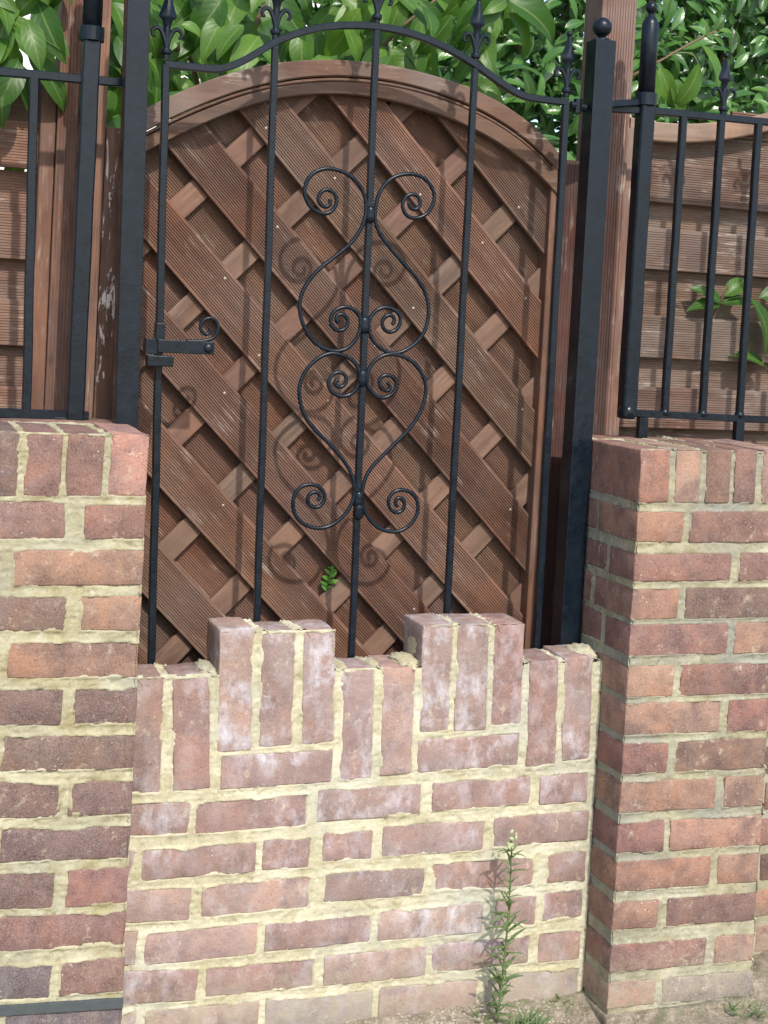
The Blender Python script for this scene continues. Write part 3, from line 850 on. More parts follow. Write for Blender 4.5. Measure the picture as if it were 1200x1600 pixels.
# wall that carries on to the right of the right pier, set back
wall2 = empty('garden_wall', (1.6, 0.3, 0), 'brick garden wall running on behind the right pier at the right edge', 'wall')
for k in range(13):
    z = 0.045 + 0.0765 * k
    x = 1.26 if k % 2 else 1.155
    while x < 2.1:
        add_brick(wall2, x + 0.1, z, 0.2, 0.058, 0, random.choice('ddpo'), 0.20, 0.1025)
        x += 0.211
    if k == 12:
        pass
put('mortar_core', boxes_mesh('mortar_core', [(1.25, 2.15, 0.203, 0.33, -0.1, 0.99)], M_MORTAR_GREY), wall2)

# ------------------------------------------------------------------ iron helpers
def sweep(pts, half, square=True, cap=True, n=8, flat=None):
    """sweep a square or round section along pts; half: half width, or list of half widths"""
    pts = [Vector(p) for p in pts]
    m = len(pts)
    hw = half if isinstance(half, (list, tuple)) else [half] * m
    verts, faces = [], []
    ref = None
    for i, p in enumerate(pts):
        t = (pts[min(i + 1, m - 1)] - pts[max(i - 1, 0)]).normalized()
        if ref is None:
            ref = Vector((0, 1, 0)) if abs(t.y) < 0.9 else Vector((1, 0, 0))
        a = (ref - t * ref.dot(t)).normalized()
        ref = a
        b = t.cross(a)
        if square:
            k = 0.80
            prof = [(1, k), (k, 1), (-k, 1), (-1, k), (-1, -k), (-k, -1), (k, -1), (1, -k)]
        else:
            prof = [(math.cos(2 * math.pi * j / n), math.sin(2 * math.pi * j / n)) for j in range(n)]
        fy = flat if flat else 1.0
        for (c, s) in prof:
            verts.append(p + a * c * hw[i] * fy + b * s * hw[i])
    q = len(prof)
    for i in range(m - 1):
        for j in range(q):
            faces.append((i * q + j, i * q + (j + 1) % q, (i + 1) * q + (j + 1) % q, (i + 1) * q + j))
    if cap:
        faces.append(tuple(reversed(range(q))))
        faces.append(tuple(range((m - 1) * q, m * q)))
    return verts, faces


def smooth_curve(pts, per=5):
    out = []
    P = [Vector(p) for p in pts]
    P = [P[0] * 2 - P[1]] + P + [P[-1] * 2 - P[-2]]
    for i in range(1, len(P) - 2):
        p0, p1, p2, p3 = P[i - 1], P[i], P[i + 1], P[i + 2]
        for k in range(per):
            t = k / per
            out.append(0.5 * ((2 * p1) + (p2 - p0) * t + (2 * p0 - 5 * p1 + 4 * p2 - p3) * t * t + (3 * p1 - p0 - 3 * p2 + p3) * t ** 3))
    out.append(P[-2])
    return out


def relax(pts, n=2):
    P = [Vector(p) for p in pts]
    for _ in range(n):
        P = [P[0]] + [P[i] * 0.5 + (P[i - 1] + P[i + 1]) * 0.25 for i in range(1, len(P) - 1)] + [P[-1]]
    return P


def join(*parts):
    V, F = [], []
    for v, f in parts:
        o = len(V)
        V += list(v)
        F += [tuple(i + o for i in q) for q in f]
    return V, F


def lathe(profile, n=16, cx=0, cy=0):
    V, F = [], []
    for (r, z) in profile:
        for j in range(n):
            a = 2 * math.pi * j / n
            V.append((cx + r * math.cos(a), cy + r * math.sin(a), z))
    for i in range(len(profile) - 1):
        for j in range(n):
            F.append((i * n + j, i * n + (j + 1) % n, (i + 1) * n + (j + 1) % n, (i + 1) * n + j))
    F.append(tuple(reversed(range(n))))
    F.append(tuple(range((len(profile) - 1) * n, len(profile) * n)))
    return V, F


def ball(r, z, cx=0, cy=0, n=18):
    prof = [(max(1e-4, r * math.sin(math.pi * k / 10)), z - r * math.cos(math.pi * k / 10)) for k in range(11)]
    return lathe(prof, n, cx, cy)


def iron(name, parent, vf, smooth=False, loc=(0, 0, 0)):
    me = mesh_of(name, vf[0], vf[1], M_IRON, smooth)
    return put(name, me, parent, loc)


def bar_pts(p0, p1, k=14, wob=0.0006, seed=0):
    p0, p1 = Vector(p0), Vector(p1)
    return [p0.lerp(p1, i / k) + Vector((wob * math.sin(i * 1.7 + seed), 0, 0)) for i in range(k + 1)]


def finial_shape():
    """cast spear head with a pair of curled leaves, foot at z=0"""
    parts = [lathe([(0.0062, 0), (0.0066, 0.008), (0.0092, 0.010), (0.0100, 0.014), (0.0092, 0.018), (0.0058, 0.020), (0.0052, 0.034), (0.0066, 0.048), (0.0060, 0.056)], 10)]
    for s in (1, -1):
        pth = relax(smooth_curve([(0.001 * s, 0, 0.026), (0.006 * s, 0, 0.042), (0.013 * s, 0, 0.053), (0.021 * s, 0, 0.054), (0.0265 * s, 0, 0.047), (0.0250 * s, 0, 0.040), (0.0205 * s, 0, 0.041)], 4), 1)
        parts.append(sweep(pth, [0.0050 - 0.0022 * i / len(pth) for i in range(len(pth))], False, n=7))
    parts.append(sweep([(0, 0, 0.03), (0, 0, 0.058), (0, 0, 0.060)], [0.003, 0.0055, 0.004], False, n=7))
    hw = ((0.0062, 0.050), (0.0070, 0.058), (0.0092, 0.0690), (0.0148, 0.0730), (0.0162, 0.0760), (0.0150, 0.0800), (0.0092, 0.098), (0.0036, 0.119))
    V, F = [], []
    for (w, z) in hw:
        d = min(w, 0.011)
        V += [(w, 0, z), (w * .25, d * .8, z), (-w * .25, d * .8, z), (-w, 0, z), (-w * .25, -d * .8, z), (w * .25, -d * .8, z)]
    for i in range(len(hw) - 1):
        for j in range(6):
            F.append((i * 6 + j, i * 6 + (j + 1) % 6, (i + 1) * 6 + (j + 1) % 6, (i + 1) * 6 + j))
    F.append(tuple(range(6 * len(hw) - 6, 6 * len(hw))))
    parts.append((V, F))
    parts.append(ball(0.0062, 0.124, n=10))
    return join(*parts)


FINIAL = mesh_of('finial', *finial_shape(), M_IRON, True)
FINIAL.set_sharp_from_angle(angle=math.radians(40))

# ------------------------------------------------------------------ iron gate
GY_ = 0.25
gate = empty('iron_gate', (0.44, GY_, 0.1), 'black wrought iron gate with scrolls, arched top rail and spear finials', 'gate')
BARS = [((0.0433, 1.7362), (0.0681, 0.6621)), ((0.2405, 1.7985), (0.2612, 0.7344)), ((0.4336, 1.8490), (0.4499, 0.6691)), ((0.6363, 1.8000), (0.6410, 0.7457)), ((0.8326, 1.7510), (0.8379, 0.6777))]
for k, ((x0, z0), (x1, z1)) in enumerate(BARS):
    xb = x1 + (x1 - x0) / (z1 - z0) * (0.12 - z1)
    hw = 0.0060 if k not in (0, 4) else 0.0066
    iron('bar', gate, sweep(bar_pts((x0, GY_, z0 - (0 if k in (0, 4) else 0.004)), (xb, GY_, 0.12), 18, 0.0005, k), hw))
    f = put('finial', FINIAL, gate, (x0 - 0.0002, GY_, z0 + 0.006 + (0.004 if k in (0, 4) else 0.0)))
rail = [(x, GY_ - 0.0005, z) for x, z in GATE_RAIL[:-1]]
iron('top_rail', gate, sweep(relax(smooth_curve(rail, 4), 2), 0.0066))
iron('bottom_rail', gate, sweep([(0.05, GY_, 0.11), (0.86, GY_, 0.11)], 0.0066))
iron('hinge', gate, join(sweep([(0.842, GY_ - 0.002, 1.7475), (0.858, GY_ - 0.002, 1.7465), (0.876, GY_ - 0.002, 1.7445)], 0.0078, False), sweep([(0.858, GY_ - 0.002, 1.733), (0.858, GY_ - 0.002, 1.760)], 0.0092, False)))
for k, S in enumerate((SCROLL_A, SCROLL_B, SCROLL_C, SCROLL_D)):
    c = relax(smooth_curve([(x, GY_ - 0.006, z) for x, z in S], 5), 6)
    iron('scroll', gate, sweep(c, 0.0039, False, n=8), True)
for (x, z) in ((0.4389, 1.5017), (0.4391, 1.2947), (0.4409, 1.1944), (0.4460, 0.9650), (0.4475, 0.9420)):
    iron('weld_collar', gate, lathe([(0.005, z - 0.017), (0.0105, z - 0.012), (0.0115, z - 0.004), (0.0100, z + 0.004), (0.0112, z + 0.010), (0.005, z + 0.016)], 10, x, GY_ - 0.003), True)
# latch arm across the left bar
latch = put('latch_arm', boxes_mesh('latch_arm', [(0.050, 0.1525, 0.2315, 0.2375, 1.2255, 1.2490)], M_IRON, 0.0015), gate)
iron('bolt', latch, lathe([(0.0085, 0), (0.0085, 0.002), (0.0066, 0.0045), (0.0028, 0.006)], 14)).matrix_parent_inverse = Matrix.Identity(4)
bolt = latch.children[-1]
bolt.location = (0.1412 - gate.location.x - latch.location.x, 0.2315 - gate.location.y - latch.location.y, 1.2371 - gate.location.z - latch.location.z)
bolt.rotation_euler = (math.radians(90), 0, 0)
curl = [(0.1433, 1.2727), (0.1436, 1.2669), (0.1372, 1.2616), (0.128, 1.2661), (0.1255, 1.2776), (0.1309, 1.2874), (0.1424, 1.2919), (0.1544, 1.2867), (0.1578, 1.2734), (0.1538, 1.2597), (0.1424, 1.2526), (0.123, 1.2485), (0.100, 1.2480)]
iron('curl', latch, sweep(relax(smooth_curve([(x, 0.2345, z) for x, z in curl], 5), 3), 0.0034, False), True)
for bx in ((0.0285, 0.0520, 0.236, 0.262, 1.2218, 1.2502), (0.046, 0.062, 0.232, 0.258, 1.2470, 1.2780)):
    fbox('latch_bracket', gate, bx, M_IRON, 0.0015)

# ------------------------------------------------------------------ iron gate posts
def ball_post(x, y, half, z1, label):
    p = empty('iron_post', (x, y, 0), label, 'post', 'square iron gate posts')
    me = boxes_mesh('post_shaft', [(-half, half, -half, half, -0.02, z1)], M_IRON, 0.0016)
    put('post_shaft', me, p, (x, y, 0))
    cap = mesh_of('post_cap', *join(lathe([(half * .95, z1), (half * .75, z1 + .004), (0.008, z1 + .007), (0.007, z1 + .012)], 20)), M_IRON, True)
    put('post_cap', cap, p, (x, y, 0))
    put('ball', mesh_of('ball', *ball(0.0195, z1 + 0.027, n=24), M_IRON, True), p, (x, y, 0))
    return p


lp = ball_post(-0.0005, 0.2450, 0.0200, 1.8790, 'square black iron gate post standing behind the left brick pier, carrying the latch keep')
for ch in lp.children:
    ch.rotation_euler = (0, -0.018, 0)
lp.location.x -= -0.0205
fbox('latch_keep', lp, (0.0300, 0.0770, 0.2180, 0.2420, 1.2010, 1.2205), M_IRON, 0.002)
ball_post(0.9010, 0.2470, 0.0220, 1.8785, 'square black iron gate post with ball cap beside the right brick pier')
rp = [o for o in COL.objects if o.name.startswith('iron_post')][-1]
for ch in rp.children:
    ch.rotation_euler = (0, 0.0, 0)

# ------------------------------------------------------------------ iron railings
RY = 0.29


def end_post(parent, x, z0, z1, half):
    iron('end_post', parent, sweep(bar_pts((x, RY, z0), (x, RY, z1 - 0.165), 12, 0.0004, x), half))
    iron('collar', parent, lathe([(0.016, z1 - 0.19), (0.0225, z1 - 0.187), (0.0225, z1 - 0.163), (0.016, z1 - 0.160)], 18, x, RY))
    t = iron('end_cap', parent, join(lathe([(0.0175, z1 - 0.17), (0.0175, z1 - 0.022), (0.012, z1 - 0.010), (0.006, z1 - 0.006), (0.006, z1)], 18, x, RY), ball(0.0125, z1 + 0.011, x, RY)), True)
    return t


rr = empty('iron_railing', (1.2, RY, 1.09), 'black iron railing with spear finials standing on the right brick pier', 'railing', 'iron railings beside the gate')
zt = lambda x: 1.7610 + (x - 1.0446) * 0.020
zb = lambda x: 1.1380 - (x - 1.0154) * 0.012
iron('top_rail', rr, sweep(bar_pts((0.925, RY, 1.7545), (1.045, RY, 1.7600), 4) + bar_pts((1.06, RY, 1.7612), (2.0, RY, 1.775), 12), 0.0072))
iron('bottom_rail', rr, sweep(bar_pts((1.020, RY, 1.1420), (1.95, RY, 1.130), 10), 0.0072))
end_post(rr, 1.0315, 1.1370, 1.9570, 0.0160)
for k in range(9):
    x = 1.1205 + 0.0905 * k
    z = 1.7620 + (x - 1.06) * 0.0147
    iron('bar', rr, sweep(bar_pts((x, RY, z - 0.004), (x - 0.001, RY, 1.139), 12, 0.0005, k), 0.0070))
    iron('weld_collar', rr, lathe([(0.008, 1.1395), (0.0115, 1.1425), (0.0100, 1.149), (0.007, 1.154)], 9, x - 0.001, RY), True)
    if k % 2 == 1:
        put('finial', FINIAL, rr, (x + 0.003, RY, z + 0.004))
iron('weld_collar', rr, lathe([(0.014, 1.130), (0.0195, 1.133), (0.0190, 1.146), (0.017, 1.158)], 7, 1.0315, RY), True)
for x in (1.069, 1.3010, 1.72):
    fbox('foot', rr, (x - 0.010, x + 0.010, RY - 0.008, RY + 0.008, 1.088, 1.134), M_IRON, 0.0015)
iron('stay', rr, sweep([(0.915, 0.262, 1.7560), (0.955, 0.270, 1.7640), (1.010, RY - 0.004, 1.7740)], 0.0066))

rl = empty('iron_railing', (-0.3, RY, 1.095), 'black iron railing standing on the left brick pier', 'railing', 'iron railings beside the gate')
iron('top_rail', rl, sweep(bar_pts((-0.9, RY, 1.688), (-0.010, RY, 1.7030), 12), 0.0076))
iron('bottom_rail', rl, sweep(bar_pts((-0.9, RY, 1.112), (-0.058, RY, 1.1035), 10), 0.0085))
end_post(rl, -0.0830, 1.0980, 1.9570, 0.0155)
for k in range(7):
    x = -0.173 - 0.0905 * k
    iron('bar', rl, sweep(bar_pts((x - 0.006, RY, 1.694), (x + 0.006, RY, 1.108), 10, 0.0005, k), 0.0078))
    if k % 2 == 1:
        put('finial', FINIAL, rl, (x - 0.006, RY, 1.701))
for x in (-0.100, -0.52):
    fbox('foot', rl, (x - 0.02, x + 0.02, RY - 0.012, RY + 0.010, 1.092, 1.1010), M_IRON, 0.0015)

# ------------------------------------------------------------------ timber helpers
def stain(kind='brown'):
    b = {'brown': (0.146, 0.074, 0.047), 'batten': (0.172, 0.102, 0.073), 'dark': (0.135, 0.070, 0.045), 'fence': (0.165, 0.098, 0.070), 'red': (0.20, 0.098, 0.066), 'post': (0.18, 0.098, 0.070)}[kind]
    f = random.uniform(0.80, 1.20)
    g = random.uniform(0.95, 1.15)
    return (b[0] * f, b[1] * f * g, b[2] * f * g, 1)


def grooved_profile(width, pitch, depth, plain=0.004):
    """points (across, inwards) of a deck board face planed with fine grooves"""
    pts = [(0, 0.0025), (0.0012, 0.0004), (plain, 0)]
    x = plain
    while x + pitch < width - plain:
        pts += [(x + pitch * 0.50, 0), (x + pitch * 0.62, depth), (x + pitch * 0.86, depth), (x + pitch, 0)]
        x += pitch
    pts += [(width - 0.0012, 0.0004), (width, 0.0025)]
    return pts


def board(name, parent, origin, angle, width, thick, ends, mat, tone, pitch=0.0046, depth=0.0018, nseg=10, warp=0.0008, seed=0, grooved=True):
    """a board in the xz plane: local x along it (turned by angle), local z across, face towards -y.
    ends(t) -> (start, finish) along the board for a strip t across it."""
    prof = grooved_profile(width, pitch, depth) if grooved else [(0, 0.002), (0.0016, 0.0003), (0.004, 0), (width * .5, -0.0004), (width - 0.004, 0), (width - 0.0016, 0.0003), (width, 0.002)]
    prof = [p for p in prof if ends(p[0])[1] - ends(p[0])[0] > 0.004]
    if len(prof) < 2:
        return None
    loop = prof + [(prof[-1][0], thick), (prof[0][0], thick)]
    V, F = [], []
    m = len(loop)
    E = [ends(t) for t, _ in loop]
    ok = [e for e in E if e[1] - e[0] > 0.004]
    if len(ok) < 2:
        return None
    for s in range(nseg + 1):
        k = s / nseg
        for (t, d), (a, b) in zip(loop, E):
            if b - a < 0.002:
                b = a + 0.002
            x = a + (b - a) * k
            w = warp * float(vnoise(x * 3.1 + seed * 3.3, 0.5, seed))
            V.append((x, d + w, t + 0.5 * warp * float(vnoise(x * 1.3, 7.7, seed + 50))))
    for s in range(nseg):
        for j in range(m):
            F.append((s * m + j, (s + 1) * m + j, (s + 1) * m + (j + 1) % m, s * m + (j + 1) % m))
    F.append(tuple(range(m)))
    F.append(tuple(reversed(range(nseg * m, nseg * m + m))))
    me = mesh_of(name, V, F, mat)
    return put(name, me, parent, origin, (0, -angle, 0), tone)


def straight(a, b):
    return lambda t: (a, b)


# ------------------------------------------------------------------ wooden gate
wg = empty('wooden_gate', (0.45, 0.38, 0.05), 'brown arched timber gate of grooved diagonal slats behind the iron gate', 'gate')
pm = np.polyfit(*zip(*ARCH_MID), 5)
pt = np.polyfit(*zip(*ARCH_TOP), 5)
pb = np.polyfit(*zip(*ARCH_BOTTOM), 5)
XL, XR = 0.024, 0.866


def inside_gate(x, z):
    return XL < x < XR and 0.10 < z < np.polyval(pm, min(max(x, 0.028), 0.864))


def clip_ends(ang, c, t0, guess_s):
    """range along direction ang, at perpendicular offset c + t0, that lies inside the gate's frame"""
    ux, uz = math.cos(ang), math.sin(ang)
    nx, nz = -uz, ux
    S = np.arange(-2.6, 2.6, 0.004)
    X, Z = (c + t0) * nx + S * ux, (c + t0) * nz + S * uz
    okk = (X > XL) & (X < XR) & (Z > 0.10) & (Z < np.polyval(pm, np.clip(X, 0.028, 0.864)))
    i = np.nonzero(okk)[0]
    if len(i) == 0:
        return (0.0, 0.0)
    return (float(S[i[0]]), float(S[i[-1]]))


def lattice_board(name, ang, c, width, y, thick, mat, tone, grooved, seed):
    ux, uz = math.cos(ang), math.sin(ang)
    nx, nz = -uz, ux
    o = (c * nx, y, c * nz)
    return board(name, wg, o, ang, width, thick, lambda t: clip_ends(ang, c, t, 0), mat, tone, seed=seed, grooved=grooved, nseg=12)


A1 = math.radians(-45.7)
LLS = [0.135, 0.285, 0.434, 0.5829, 0.7406, 0.8876, 1.0289, 1.1758, 1.3274, 1.4848, 1.6358]
for k, c in enumerate(LLS):
    w = 0.0842 if k < len(LLS) - 1 else 0.20
    lattice_board('slat', A1, c, w, 0.372, 0.0105, M_WOOD, stain('brown'), True, k + 1)
for k, c in enumerate(LLS):       # boards behind, closing the gaps
    lo = c - 0.0745
    lattice_board('rear_board', A1, lo, 0.094, 0.4010, 0.010, M_WOOD, stain('dark' if k % 2 else 'brown'), True, k + 31)
A2 = math.radians(46.0)
for k, c in enumerate((0.9620, 0.8110, 0.6525, 0.5030, 0.3518, 0.1942, 0.0552, -0.1050, -0.255, -0.405)):
    lattice_board('batten', A2, c - 0.022, 0.0440, 0.3845, 0.0105, M_BATTEN, stain('batten'), False, k + 61)


def arch_strip(name, poly_a, poly_b, y0, y1, ga, gb, x0=0.000, x1=0.8805, seed=0):
    """a bent frame member between two arcs"""
    V, F = [], []
    xs_ = np.linspace(x0, x1, 60)
    cx = 0.437

    def pz(poly, x):
        xc = min(max(x, 0.027), 0.865)
        z = np.polyval(poly, xc)
        if x != xc:
            z += (x - xc) * (0.85 if x < xc else -0.95)
        return float(z)
    for x in xs_:
        a, b = pz(poly_a, x) - ga, pz(poly_b, x) + gb
        w = 0.0007 * float(vnoise(x * 8, 2.2, seed))
        bev = 0.0025
        V += [(x, y0 + bev, b + w), (x, y0, b + bev + w), (x, y0, a - bev + w), (x, y0 + bev, a + w), (x, y1, a + w), (x, y1, b + w)]
    for i in range(len(xs_) - 1):
        for j in range(6):
            F.append((i * 6 + j, (i + 1) * 6 + j, (i + 1) * 6 + (j + 1) % 6, i * 6 + (j + 1) % 6))
    F.append((0, 1, 2, 3, 4, 5))
    F.append(tuple(reversed(range(len(V) - 6, len(V)))))
    V = [(x - 0.44, y, z - 1.7) for x, y, z in V]
    return put(name, mesh_of(name, V, F, M_WOOD_OLD if seed == 1 else M_WOOD), wg, (0.44, 0, 1.7), None, stain('brown') if seed != 1 else (0.145, 0.085, 0.060, 1))


arch_strip('arch_rail', pt, pm, 0.3525, 0.412, 0.0, 0.0012, seed=1)
arch_strip('arch_rail', pm, pm, 0.3560, 0.3715, 0.0012, -0.0085, seed=2)
arch_strip('arch_rail', pm, pb, 0.3500, 0.3712, 0.0105, 0.0, seed=3)
def stile(name, parent, x0, x1, y0, y1, z0, z1, mat, tone, grooved=False, pitch=0.0046, depth=0.0014):
    """an upright timber: local x runs up it"""
    V_board = board(name, parent, (x1, y0, z0), math.pi / 2, x1 - x0, y1 - y0, straight(0, z1 - z0), mat, tone, grooved=grooved, nseg=14, warp=0.0010, seed=int(abs(x0) * 999) % 300, pitch=pitch, depth=depth)
    return V_board


stile('stile', wg, 0.8625, 0.8800, 0.3540, 0.412, 0.05, 1.6600, M_WOOD, stain('brown'))
stile('stile', wg, -0.004, 0.0230, 0.3540, 0.412, 0.05, 1.6350, M_WOOD, stain('brown'))
fbox('bottom_rail', wg, (0.0235, 0.862, 0.354, 0.412, 0.05, 0.115), M_WOOD, 0.002, stain('brown'))
# screw heads where slats cross battens
SV, SF = [], []
for c in LLS:
    for j, b in enumerate((0.9620, 0.8110, 0.6525, 0.5030, 0.3518, 0.1942, 0.0552)):
        if random.random() < 0.45:
            continue
        off = c + random.choice((0.018, 0.064)) + random.uniform(-.004, .004)
        bb = b + random.uniform(-.010, .010)
        n1, n2 = (-math.sin(A1), math.cos(A1)), (-math.sin(A2), math.cos(A2))
        det = n1[0] * n2[1] - n1[1] * n2[0]
        x, z = (off * n2[1] - bb * n1[1]) / det, (n1[0] * bb - n2[0] * off) / det
        if 0.05 < x < 0.84 and 0.6 < z < np.polyval(pb, x) - 0.02:
            o = len(SV)
            SV += [(x + 0.0027 * math.cos(a * math.pi / 4), 0.3712, z + 0.0027 * math.sin(a * math.pi / 4)) for a in range(8)] + [(x, 0.3704, z)]
            SF += [(o + (a + 1) % 8, o + a, o + 8) for a in range(8)]
sc = put('screw_heads', mesh_of('screw_heads', SV, SF, M_SCREW), wg)
sc['kind'] = 'stuff'

# ------------------------------------------------------------------ timber posts and fences
gp = empty('timber_gatepost', (0.0, 0.43, 0), 'brown timber gatepost with peeling white paint behind the left iron post', 'post')
stile('post_face', gp, -0.0330, 0.0400, 0.4000, 0.470, 0.0, 1.6350, M_PEEL, stain('post'))
stile('edge_strip', gp, -0.0560, -0.0338, 0.4050, 0.470, 0.0, 1.9000, M_WOOD, stain('red'), True, 0.0052, 0.001)

fp = empty('fence_post', (-0.1, 0.46, 0), 'tall brown timber fence post behind the left iron railing', 'post')
stile('post_face', fp, -0.1215, -0.0650, 0.4200, 0.500, 0.0, 2.15, M_WOOD, stain('post'), True, 0.0060, 0.0012)
stile('edge_strip', fp, -0.1500, -0.1225, 0.4250, 0.490, 0.0, 1.7300, M_WOOD, stain('red'))

tp = empty('fence_post', (1.03, 0.44, 0), 'tall brown grooved timber fence post right of the right iron gate post', 'post')
stile('post_face', tp, 0.9765, 1.0580, 0.4000, 0.480, 0.0, 2.25, M_WOOD_OLD, (0.19, 0.105, 0.078, 1), True, 0.0062, 0.0016)
stile('edge_strip', tp, 1.0590, 1.0830, 0.4120, 0.470, 0.0, 1.7400, M_WOOD_OLD, (0.21, 0.12, 0.09, 1))

gp2 = empty('timber_gatepost', (0.93, 0.44, 0), 'timber gatepost, shade painted in as dark brown, between the gate and right iron post', 'post')
stile('post_face', gp2, 0.8850, 0.9680, 0.4080, 0.480, 0.0, 1.66, M_WOOD, (0.085, 0.034, 0.026, 1), True, 0.0070, 0.001)  # shade behind the iron post is painted into this dark colour

lf = empty('fence', (-0.6, 0.46, 0.9), 'weathered brown fence panel of grooved boards at the left edge', 'fence', 'timber fence panels')
for z0, z1, y in ((1.6374, 1.720, 0.472), (1.5492, 1.6374, 0.450), (1.4600, 1.5475, 0.474), (1.3802, 1.4678, 0.450), (1.3000, 1.3850, 0.474), (1.2195, 1.3065, 0.450), (1.1350, 1.2250, 0.474), (1.0600, 1.1442, 0.450), (0.98, 1.065, 0.474), (0.9, 0.985, 0.450)):
    board('fence_board', lf, (-1.15, y, z0), 0.0, z1 - z0 - 0.001, 0.011, straight(0, 1.02), M_WOOD_OLD, (0.22, 0.125, 0.085, 1), seed=int(z0 * 90), pitch=0.0052, depth=0.0013)

rf = empty('fence', (1.5, 0.48, 0.9), 'weathered brown fence panel with a dipped top rail on the right', 'fence', 'timber fence panels')
for z0, z1, y in ((1.6800, 1.755, 0.486), (1.5948, 1.6861, 0.462), (1.5300, 1.5990, 0.488), (1.4478, 1.5398, 0.462), (1.3430, 1.4500, 0.488), (1.2543, 1.3484, 0.462), (1.1850, 1.2600, 0.488), (1.0996, 1.1914, 0.462), (1.03, 1.11, 0.488), (0.945, 1.04, 0.462)):
    board('fence_board', rf, (1.0850, y, z0), 0.0, z1 - z0 - 0.001, 0.011, straight(0, 1.15), M_WOOD_OLD, stain('fence'), seed=int(z0 * 70), pitch=0.0052, depth=0.0013)
RT = [(1.085, 1.7675), (1.1458, 1.7683), (1.2464, 1.774), (1.3321, 1.7866), (1.4135, 1.8080), (1.52, 1.842), (1.70, 1.92), (2.25, 2.10)]
pr = np.polyfit([a for a, _ in RT], [b for _, b in RT], 3)
V, F = [], []
for i, x in enumerate(np.linspace(1.0850, 2.2, 40)):
    z = float(np.polyval(pr, x))
    V += [(x - 1.5, 0.4500, z - 0.041 - 1.8), (x - 1.5, 0.4480, z - 0.038 - 1.8), (x - 1.5, 0.4480, z - 0.003 - 1.8), (x - 1.5, 0.4510, z - 1.8), (x - 1.5, 0.505, z - 1.8), (x - 1.5, 0.505, z - 0.041 - 1.8)]
for i in range(39):
    for j in range(6):
        F.append((i * 6 + j, (i + 1) * 6 + j, (i + 1) * 6 + (j + 1) % 6, i * 6 + (j + 1) % 6))
F += [(0, 1, 2, 3, 4, 5), tuple(reversed(range(39 * 6, 40 * 6)))]
put('top_rail', mesh_of('top_rail', V, F, M_WOOD_OLD), rf, (1.5, 0, 1.8), None, (0.30, 0.21, 0.15, 1))
for z0, z1, x1 in ((1.755, 1.86, 2.2),):
    board('fence_board', rf, (1.36, 0.486, z0), 0.0, 0.06, 0.011, straight(0, 0.84), M_WOOD_OLD, stain('fence'), seed=3, pitch=0.0052)

# ------------------------------------------------------------------ leaves
def leaf_mesh(name, length, width, mat, fold=0.25, droop=0.5, wave=0.0, tip=1.6, n=9, curl=0.0, seed=0):
    """one leaf along +x from its stalk, upper side +z"""
    V, F, UVs = [], [], []
    cols = (-1.0, -0.55, 0.0, 0.55, 1.0)
    for i in range(n + 1):
        s = i / n
        w = width / 2 * (math.sin(math.pi * min(1, s ** 0.85)) ** 0.9) * (1 - 0.28 * s ** tip) + 0.0008
        if s < 0.10:
            w = 0.0012 + w * 0.35
        a = -droop * s - curl * s * s
        x, z = 0.0, 0.0
        for k in range(i):
            aa = -droop * (k / n) - curl * (k / n) ** 2
            x += length / n * math.cos(aa)
            z += length / n * math.sin(aa)
        for c in cols:
            lift = abs(c) * w * fold + wave * length * math.sin(s * 9 + c * 1.5 + seed) * abs(c)
            V.append((x - math.sin(a) * lift, c * w * math.cos(fold * 0.8), z + math.cos(a) * lift))
            UVs.append((s, c * 0.5 + 0.5))
    for i in range(n):
        for j in range(4):
            F.append((i * 5 + j, (i + 1) * 5 + j, (i + 1) * 5 + j + 1, i * 5 + j + 1))
    me = mesh_of(name, V, F, mat, True)
    uv = me.uv_layers.new(name='UVMap')
    for lp_ in me.loops:
        uv.data[lp_.index].uv = UVs[lp_.vertex_index]
    return me


def joined_leaves(name, mesh, places, mat):
    """many leaves as one object: places = list of (location, rotation matrix, scale)"""
    co = np.empty(len(mesh.vertices) * 3)
    mesh.vertices.foreach_get('co', co)
    co = co.reshape(-1, 3)
    q = np.array([list(p.vertices) for p in mesh.polygons])
    allv, allq = [], []
    for k, (l, R, s) in enumerate(places):
        allv.append(co @ np.array(R).T * s + np.array(l))
        allq.append(q + k * len(co))
    v, q2 = np.concatenate(allv), np.concatenate(allq)
    me = bpy.data.meshes.new(name)
    me.vertices.add(len(v))
    me.vertices.foreach_set('co', v.ravel())
    me.loops.add(q2.size)
    me.loops.foreach_set('vertex_index', q2.ravel().astype(np.int32))
    me.polygons.add(len(q2))
    me.polygons.foreach_set('loop_start', (np.arange(len(q2)) * 4).astype(np.int32))
    me.update(calc_edges=True)
    me.polygons.foreach_set('use_smooth', np.ones(len(q2), bool))
    uv0 = np.empty(len(mesh.loops) * 2)
    mesh.uv_layers[0].data.foreach_get('uv', uv0)
    uv = me.uv_layers.new(name='UVMap')
    uv.data.foreach_set('uv', np.tile(uv0, len(places)))
    me.materials.append(mat)
    return me


def leaf_rotation(direction, facing):
    """leaf axis along direction, upper side turned towards facing"""
    x = Vector(direction).normalized()
    f = Vector(facing)
    z = (f - x * f.dot(x))
    if z.length < 1e-3:
        z = Vector((0.1, 0.3, 1)) - x * x.dot(Vector((0.1, 0.3, 1)))
    z.normalize()
    y = z.cross(x)
    return Matrix((x, y, z)).transposed()


